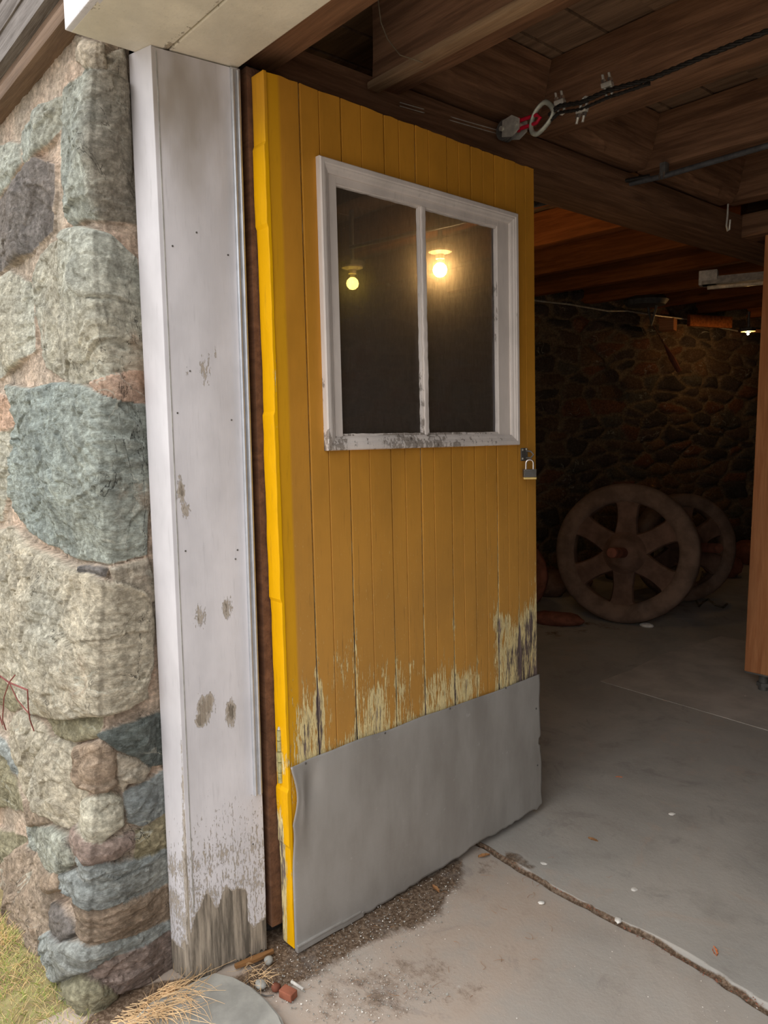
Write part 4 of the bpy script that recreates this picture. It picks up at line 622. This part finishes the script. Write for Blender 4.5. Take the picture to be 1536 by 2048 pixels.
# stones heaped by the wall
hp = [(1150,1178,.13,'dark rubble stone seen low through the left spokes of the big wheel'),(1098,1192,.15,'dark rubble stone just right of the door edge behind the floor rock'),(1240,1160,.14,'dark rubble stone hidden in shadow behind the hub of the big wheel'),(1442,1152,.15,'reddish rubble stone touching the second wheel'),(1500,1128,.17,'largest reddish rubble stone, nearest the post'),(1478,1090,.15,'upper reddish rubble stone at the wall between second wheel and post')]
for i, (x, y, r, lab) in enumerate(hp):
    p = on_z(x, y, 0); o = MB().blob((0, 0, 0), r, (1.15, .9, .75), 3, .35, i).build('fallen_stone', M['rustred'] if i > 2 else M['rustiron'], smooth=True); o.location = (p[0], p[1], r*.62); tag(o, lab, 'stone', 'rubble stones along the cellar wall')
p = on_z(1112, 1250, 0); o = MB().blob((0, 0, 0), .13, (1.5, .6, .42), 3, .2, 33).build('brown_rock', M['rustred'], smooth=True); o.location = (p[0], p[1], .045); o.rotation_euler = (0, 0, .5); tag(o, 'flat reddish-brown rock on the floor between the door edge and big wheel', 'rock')
p = on_z(1395, 1200, 0); q = [on_z(x+6, y+8, .012) for x, y in ((1398,1170),(1385,1190),(1392,1205),(1400,1196),(1410,1190),(1425,1202),(1440,1207),(1448,1200))]; q[0] = q[0]+[0, 0, .15]
tag(MB().tube(q, .008, 7).build('rope_end', M['rope'], smooth=True), 'frayed old rope end trailing on the floor right of the big wheel', 'rope')
p = on_z(1292, 1254, .0); o = MB().blob((p[0], p[1], .012), .035, (1.5, 1, .5), 2, .3, 3).build('pale_stone_chip', M['pebbleW']); tag(o, 'white flat stone chip at the foot of the big wheel', 'stone chip')
# ---------------------------------------------------------------- litter on the floor
def litter(name, px, py, r, sq, mat, lab, cat, sd=0, rz=0., z=None, group=None):
    p = on_z(px, py, .0); o = MB().blob((0, 0, 0), r, sq, 2, .35, sd).build(name, mat, smooth=50); o.location = (p[0], p[1], r*sq[2]*.75+.002); o.rotation_euler = (0, 0, rz); return tag(o, lab, cat, group)
litter('pebble', 522, 1975, .0165, (1.2, .9, .6), M['pebble'], 'rounded grey pebble beside the wire at the corner of the stone slab', 'pebble', 2); litter('pebble', 537, 1928, .014, (1, .9, .8), M['pebble'], 'bluish grey pebble at the right foot of the jamb, by the wood splinter', 'pebble', 5)
litter('brick_chip', 552, 1981, .014, (1, .9, .7), M['rustred'], 'small dark red brick crumb between pebble and brick fragment', 'brick chip', 8)
o = MB().box((-.02, -.013, -.010), (.02, .013, .010), .002, (3, 3, 2), .003, 3).build('brick_fragment', M['brick']); p = on_z(576, 1995, 0); o.location = (p[0], p[1], .011); o.rotation_euler = (0, 0, .3); tag(o, 'small block-shaped broken brick piece on the apron', 'brick fragment')
a, b2 = on_z(583, 1963, .004), on_z(607, 1979, .004); tag(MB().tube([a, b2], .0042, 8).build('white_stick', M['pebbleW'], smooth=True), 'short white plastic stick lying on the gritty apron', 'stick')
q = [on_z(x, y, .004) for x, y in ((493,1960),(500,1975),(515,1986),(532,1992),(548,1990))]; tag(MB().tube(q, .0016, 6).build('wire_piece', M['dsteel'], smooth=True), 'curved bit of thin grey wire by the pebble', 'wire')
q = [on_z(x, y, .012) for x, y in ((470,1932),(505,1918),(540,1904))]; b = MB().box((0, -.010, -.004), (.11, .010, .006), .001, (14, 3, 1), .004, 8); o = b.build('wood_splinter', M['rawwood'], fn=lambda V: V*np.stack([1+0*V[:, 0], 1-.75*np.abs(V[:, 0]/.11-.45)**1.3*1.6, 1+0*V[:, 0]], -1)); o.location = q[0]; o.rotation_euler = (0, 0, math.atan2(q[2][1]-q[0][1], q[2][0]-q[0][0])); tag(o, 'long raw wood splinter lying at the foot of the white jamb', 'wood splinter')
def leaf(px, py, s, rz, mat, lab):
    b = MB(); n = 8; p = on_z(px, py, 0)
    for i in range(n+1):
        q_ = i/n; w = s*.34*math.sin(math.pi*q_)**.7*(1+.25*math.sin(q_*19)); x = (q_-.5)*s*2; b.V += [(x, -w, .004+.15*s*q_), (x, 0, .001+.08*s*math.sin(q_*3)), (x, w, .006+.1*s*(1-q_))]
    b.F = [(i*3+j, i*3+j+1, i*3+4+j, i*3+3+j) for i in range(n) for j in range(2)]; o = b.build('dead_leaf', mat); o.location = (p[0], p[1], .003); o.rotation_euler = (0, 0, rz); m_ = o.modifiers.new('s', 'SOLIDIFY'); m_.thickness = .0006; return tag(o, lab, 'leaf')
leaf(1430, 1908, .019, -.9, M['leafo'], 'orange dead leaf on the concrete to the right of the joint'); leaf(872, 1782, .020, -.2, M['leaf'], 'dull brown leaf on the dirt in front of the kick plate'); leaf(1238, 1558, .014, .8, M['leafo'], 'tiny orange leaf in the middle of the cellar floor'); leaf(1186, 1683, .018, .2, M['leaf'], 'crumpled brown leaf above the floor joint'); leaf(968, 1715, .022, 1.2, M['leaf'], 'torn leaf near the door corner at the start of the joint')
for x, y, r, lab in [(1344,1630,.012,'largest white paint chip on the cellar floor'), (1083,1808,.009,'white chip on the apron left of the joint'), (1268,1782,.012,'crumbled white paint flake in front of the joint, near its middle'), (1087,1730,.010,'white flake beside the dirt at the upper end of the joint'), (1237,1843,.013,'white sliver lying in the dirt of the floor joint'), (1180,1487,.007,'small white chip on the dark floor to the right of the door'), (1490,1395,.012,'pale crumb near the jack foot of the post')]:
    litter('paint_chip', x, y, r, (1.2, .9, .35), M['pebbleW'], lab, 'paint chip', x, x*.7)
def pt_in(poly):
    q = np.array(poly, float); 
    while 1:
        x, y = rng.uniform(q[:, 0].min(), q[:, 0].max()), rng.uniform(q[:, 1].min(), q[:, 1].max())
        if poly_dist(np.array([x]), np.array([y]), poly)[0] > 0: return x, y
gp = [(470,1985),(560,1890),(700,1800),(900,1725),(930,1760),(880,1860),(760,1920),(900,1990),(760,2047),(620,2047),(560,2010),(480,1960)]
T4 = np.array([(1, 1, 1), (-1, -1, 1), (-1, 1, -1), (1, -1, -1)])/1.7
def scatter(n, sampler, smin, smax, name, mat, lab, cat):
    V = []; Fs = []
    for i in range(n):
        x, y = sampler(); p = on_z(x, y, .0); s = smin+(smax-smin)*rng.random()**3; a = rng.uniform(0, 6.3); c_, s_ = math.cos(a), math.sin(a)
        for v in T4*rng.uniform(.5, 1.1, (4, 3)): V.append((p[0]+s*(v[0]*c_-v[1]*s_), p[1]+s*(v[0]*s_+v[1]*c_), .0015+s*.5+s*.6*v[2]))
        k = i*4; Fs += [(k, k+1, k+2), (k, k+3, k+1), (k, k+2, k+3), (k+1, k+3, k+2)]
    return tag(mesh_obj(name, V, Fs, mat), lab, cat, kind='stuff')
scatter(1500, lambda: pt_in(gp), .0009, .0048, 'gravel', M['pebble'], 'fine gravel and grit in the dirt in front of the kick plate', 'gravel'); scatter(900, lambda: pt_in(gp), .0008, .004, 'paint_flakes', M['pebbleW'], 'white paint crumbs scattered through the dirt by the door', 'paint crumbs')
scatter(500, lambda: (rng.uniform(640, 1536), rng.uniform(1300, 2047)), .0007, .0032, 'floor_crumbs', M['pebbleW'], 'pale crumbs scattered over the concrete floor', 'crumbs')
scatter(420, lambda: (lambda x: (x, np.interp(x, [960, 1536], [1690, 2020])+rng.normal(0, 3)))(rng.uniform(960, 1536)), .001, .004, 'joint_grit', M['brick'], 'brown grit packed into the floor joint', 'grit')
def strands(n, samp, L, r, name, mat, lab, cat, up=.02, kind='stuff', col=None, lean=1.):
    V = []; Fs = []; A = []
    for i in range(n):
        (x, y, z0), a = samp(); l = L*rng.uniform(.5, 1.2); P = np.array([x, y, z0]); c = rng.uniform(-1.5, 1.5); rise = up*rng.uniform(.2, 1); k = len(V); m = 5; cc = col() if col else None
        for j in range(m):
            q_ = j/(m-1); aa = a+c*q_; px_ = P+np.array([math.cos(aa)*l*q_*lean, math.sin(aa)*l*q_*lean, (rise*math.sin(q_*2.6) if lean > .8 else l*q_*(1-.25*q_))]); w = r*(1-.7*q_)
            nx, ny = -math.sin(aa)*w, math.cos(aa)*w; V += [tuple(px_+[nx, ny, 0]), tuple(px_+[-nx, -ny, 0]), tuple(px_+[0, 0, w*1.4])]
            if cc is not None: A += [cc]*3
        for j in range(m-1):
            for s in range(3): Fs.append((k+j*3+s, k+j*3+(s+1) % 3, k+j*3+3+(s+1) % 3, k+j*3+3+s))
    return tag(mesh_obj(name, V, Fs, mat, None, dict(col=np.array(A)) if A else None), lab, cat, kind=kind)
def spx(poly, z=.004, a0=0., sp=3.1):
    def f(): x, y = pt_in(poly); p = on_z(x, y, z); return (p[0], p[1], z), a0+rng.uniform(-sp, sp)
    return f
strands(95, spx([(200,2060),(250,2015),(335,1965),(350,1985),(300,2030)], .012, .75, .45), .16, .0011, 'straw', M['straw'], 'wisps of dry straw along the foot of the stone wall', 'straw'); strands(55, spx([(215,2070),(330,1985),(350,2000),(290,2055)], .026, .8, .5), .15, .0012, 'straw', M['straw'], 'golden dry straw lying over the edge of the stone slab', 'straw')
strands(36, spx([(475,1935),(500,1930),(545,1962),(500,1965)], .006, .3, 1.2), .05, .0009, 'dry_grass', M['straw'], 'dry grass tangle at the foot of the white jamb', 'dry grass')
strands(60, spx([(600,1850),(900,1700),(1100,1650),(1300,1800),(900,2030),(620,1990)], .003), .035, .0006, 'pine_needles', M['leaf'], 'thin brown needles and twigs strewn on the concrete', 'needles', .004)
GC = [lin(205, 198, 130), lin(160, 176, 90), lin(232, 205, 150), lin(222, 192, 135), lin(140, 160, 80)]
def gs():
    while 1:
        x, y = rng.uniform(-2.9, -1.72), rng.uniform(-.1, .60)
        px_, py_ = proj(np.array([x, y, 0]))
        if -150 < px_ < 20+1.1*(py_-1850) and px_ < 215 and y < .53 and 1780 < py_ < 2200: return (x, y, -.03), rng.uniform(0, 6.3)
strands(4200, gs, .055, .0013, 'grass', M['grass'], 'short green and straw-coloured grass at the foot of the wall', 'grass', .02, col=lambda: GC[int(rng.integers(0, 5))], lean=.55)
strands(900, gs, .11, .0011, 'dead_grass', M['straw'], 'flattened dead grass stems mixed into the lawn edge', 'dead grass', .03)
# twigs on the left
def tw(pts, r, y=.44): return MB().tube([on_y(x, yy, y+.01*i) for i, (x, yy) in enumerate(pts)], r, 6)
e = empty('bare_twig', (0, 0, 0), label='bare reddish twigs growing against the stone wall at the far left', cat='twig')
b0 = tw([(-40,1335),(0,1352),(18,1365),(55,1380)], .0022).build('stem', M['twig'], e, smooth=True)
for q in ([(18,1365),(8,1395),(5,1440),(12,1460)], [(18,1365),(35,1400),(60,1430)], [(55,1380),(57,1420),(60,1440),(68,1462)], [(0,1352),(-10,1400),(5,1450)], [(18,1365),(30,1350)]): tw(q, .0015).build('twig_branch', M['twig'], b0, smooth=True)
e.location = Vector(on_y(18, 1365, .44)); 
for ch in list(e.children): ch.matrix_parent_inverse = Matrix.Translation(-e.location)
# cobweb strand with dust by the first joist
q = [on_z(755, -10, 2.60), on_z(762, 45, 2.52), on_z(775, 78, 2.47), on_z(800, 110, 2.42), on_z(845, 125, 2.41)]; tag(MB().tube(q, .0016, 6).build('cobweb_strand', M['rope'], smooth=True), 'dusty cobweb strand hanging from the nearest joist', 'cobweb')
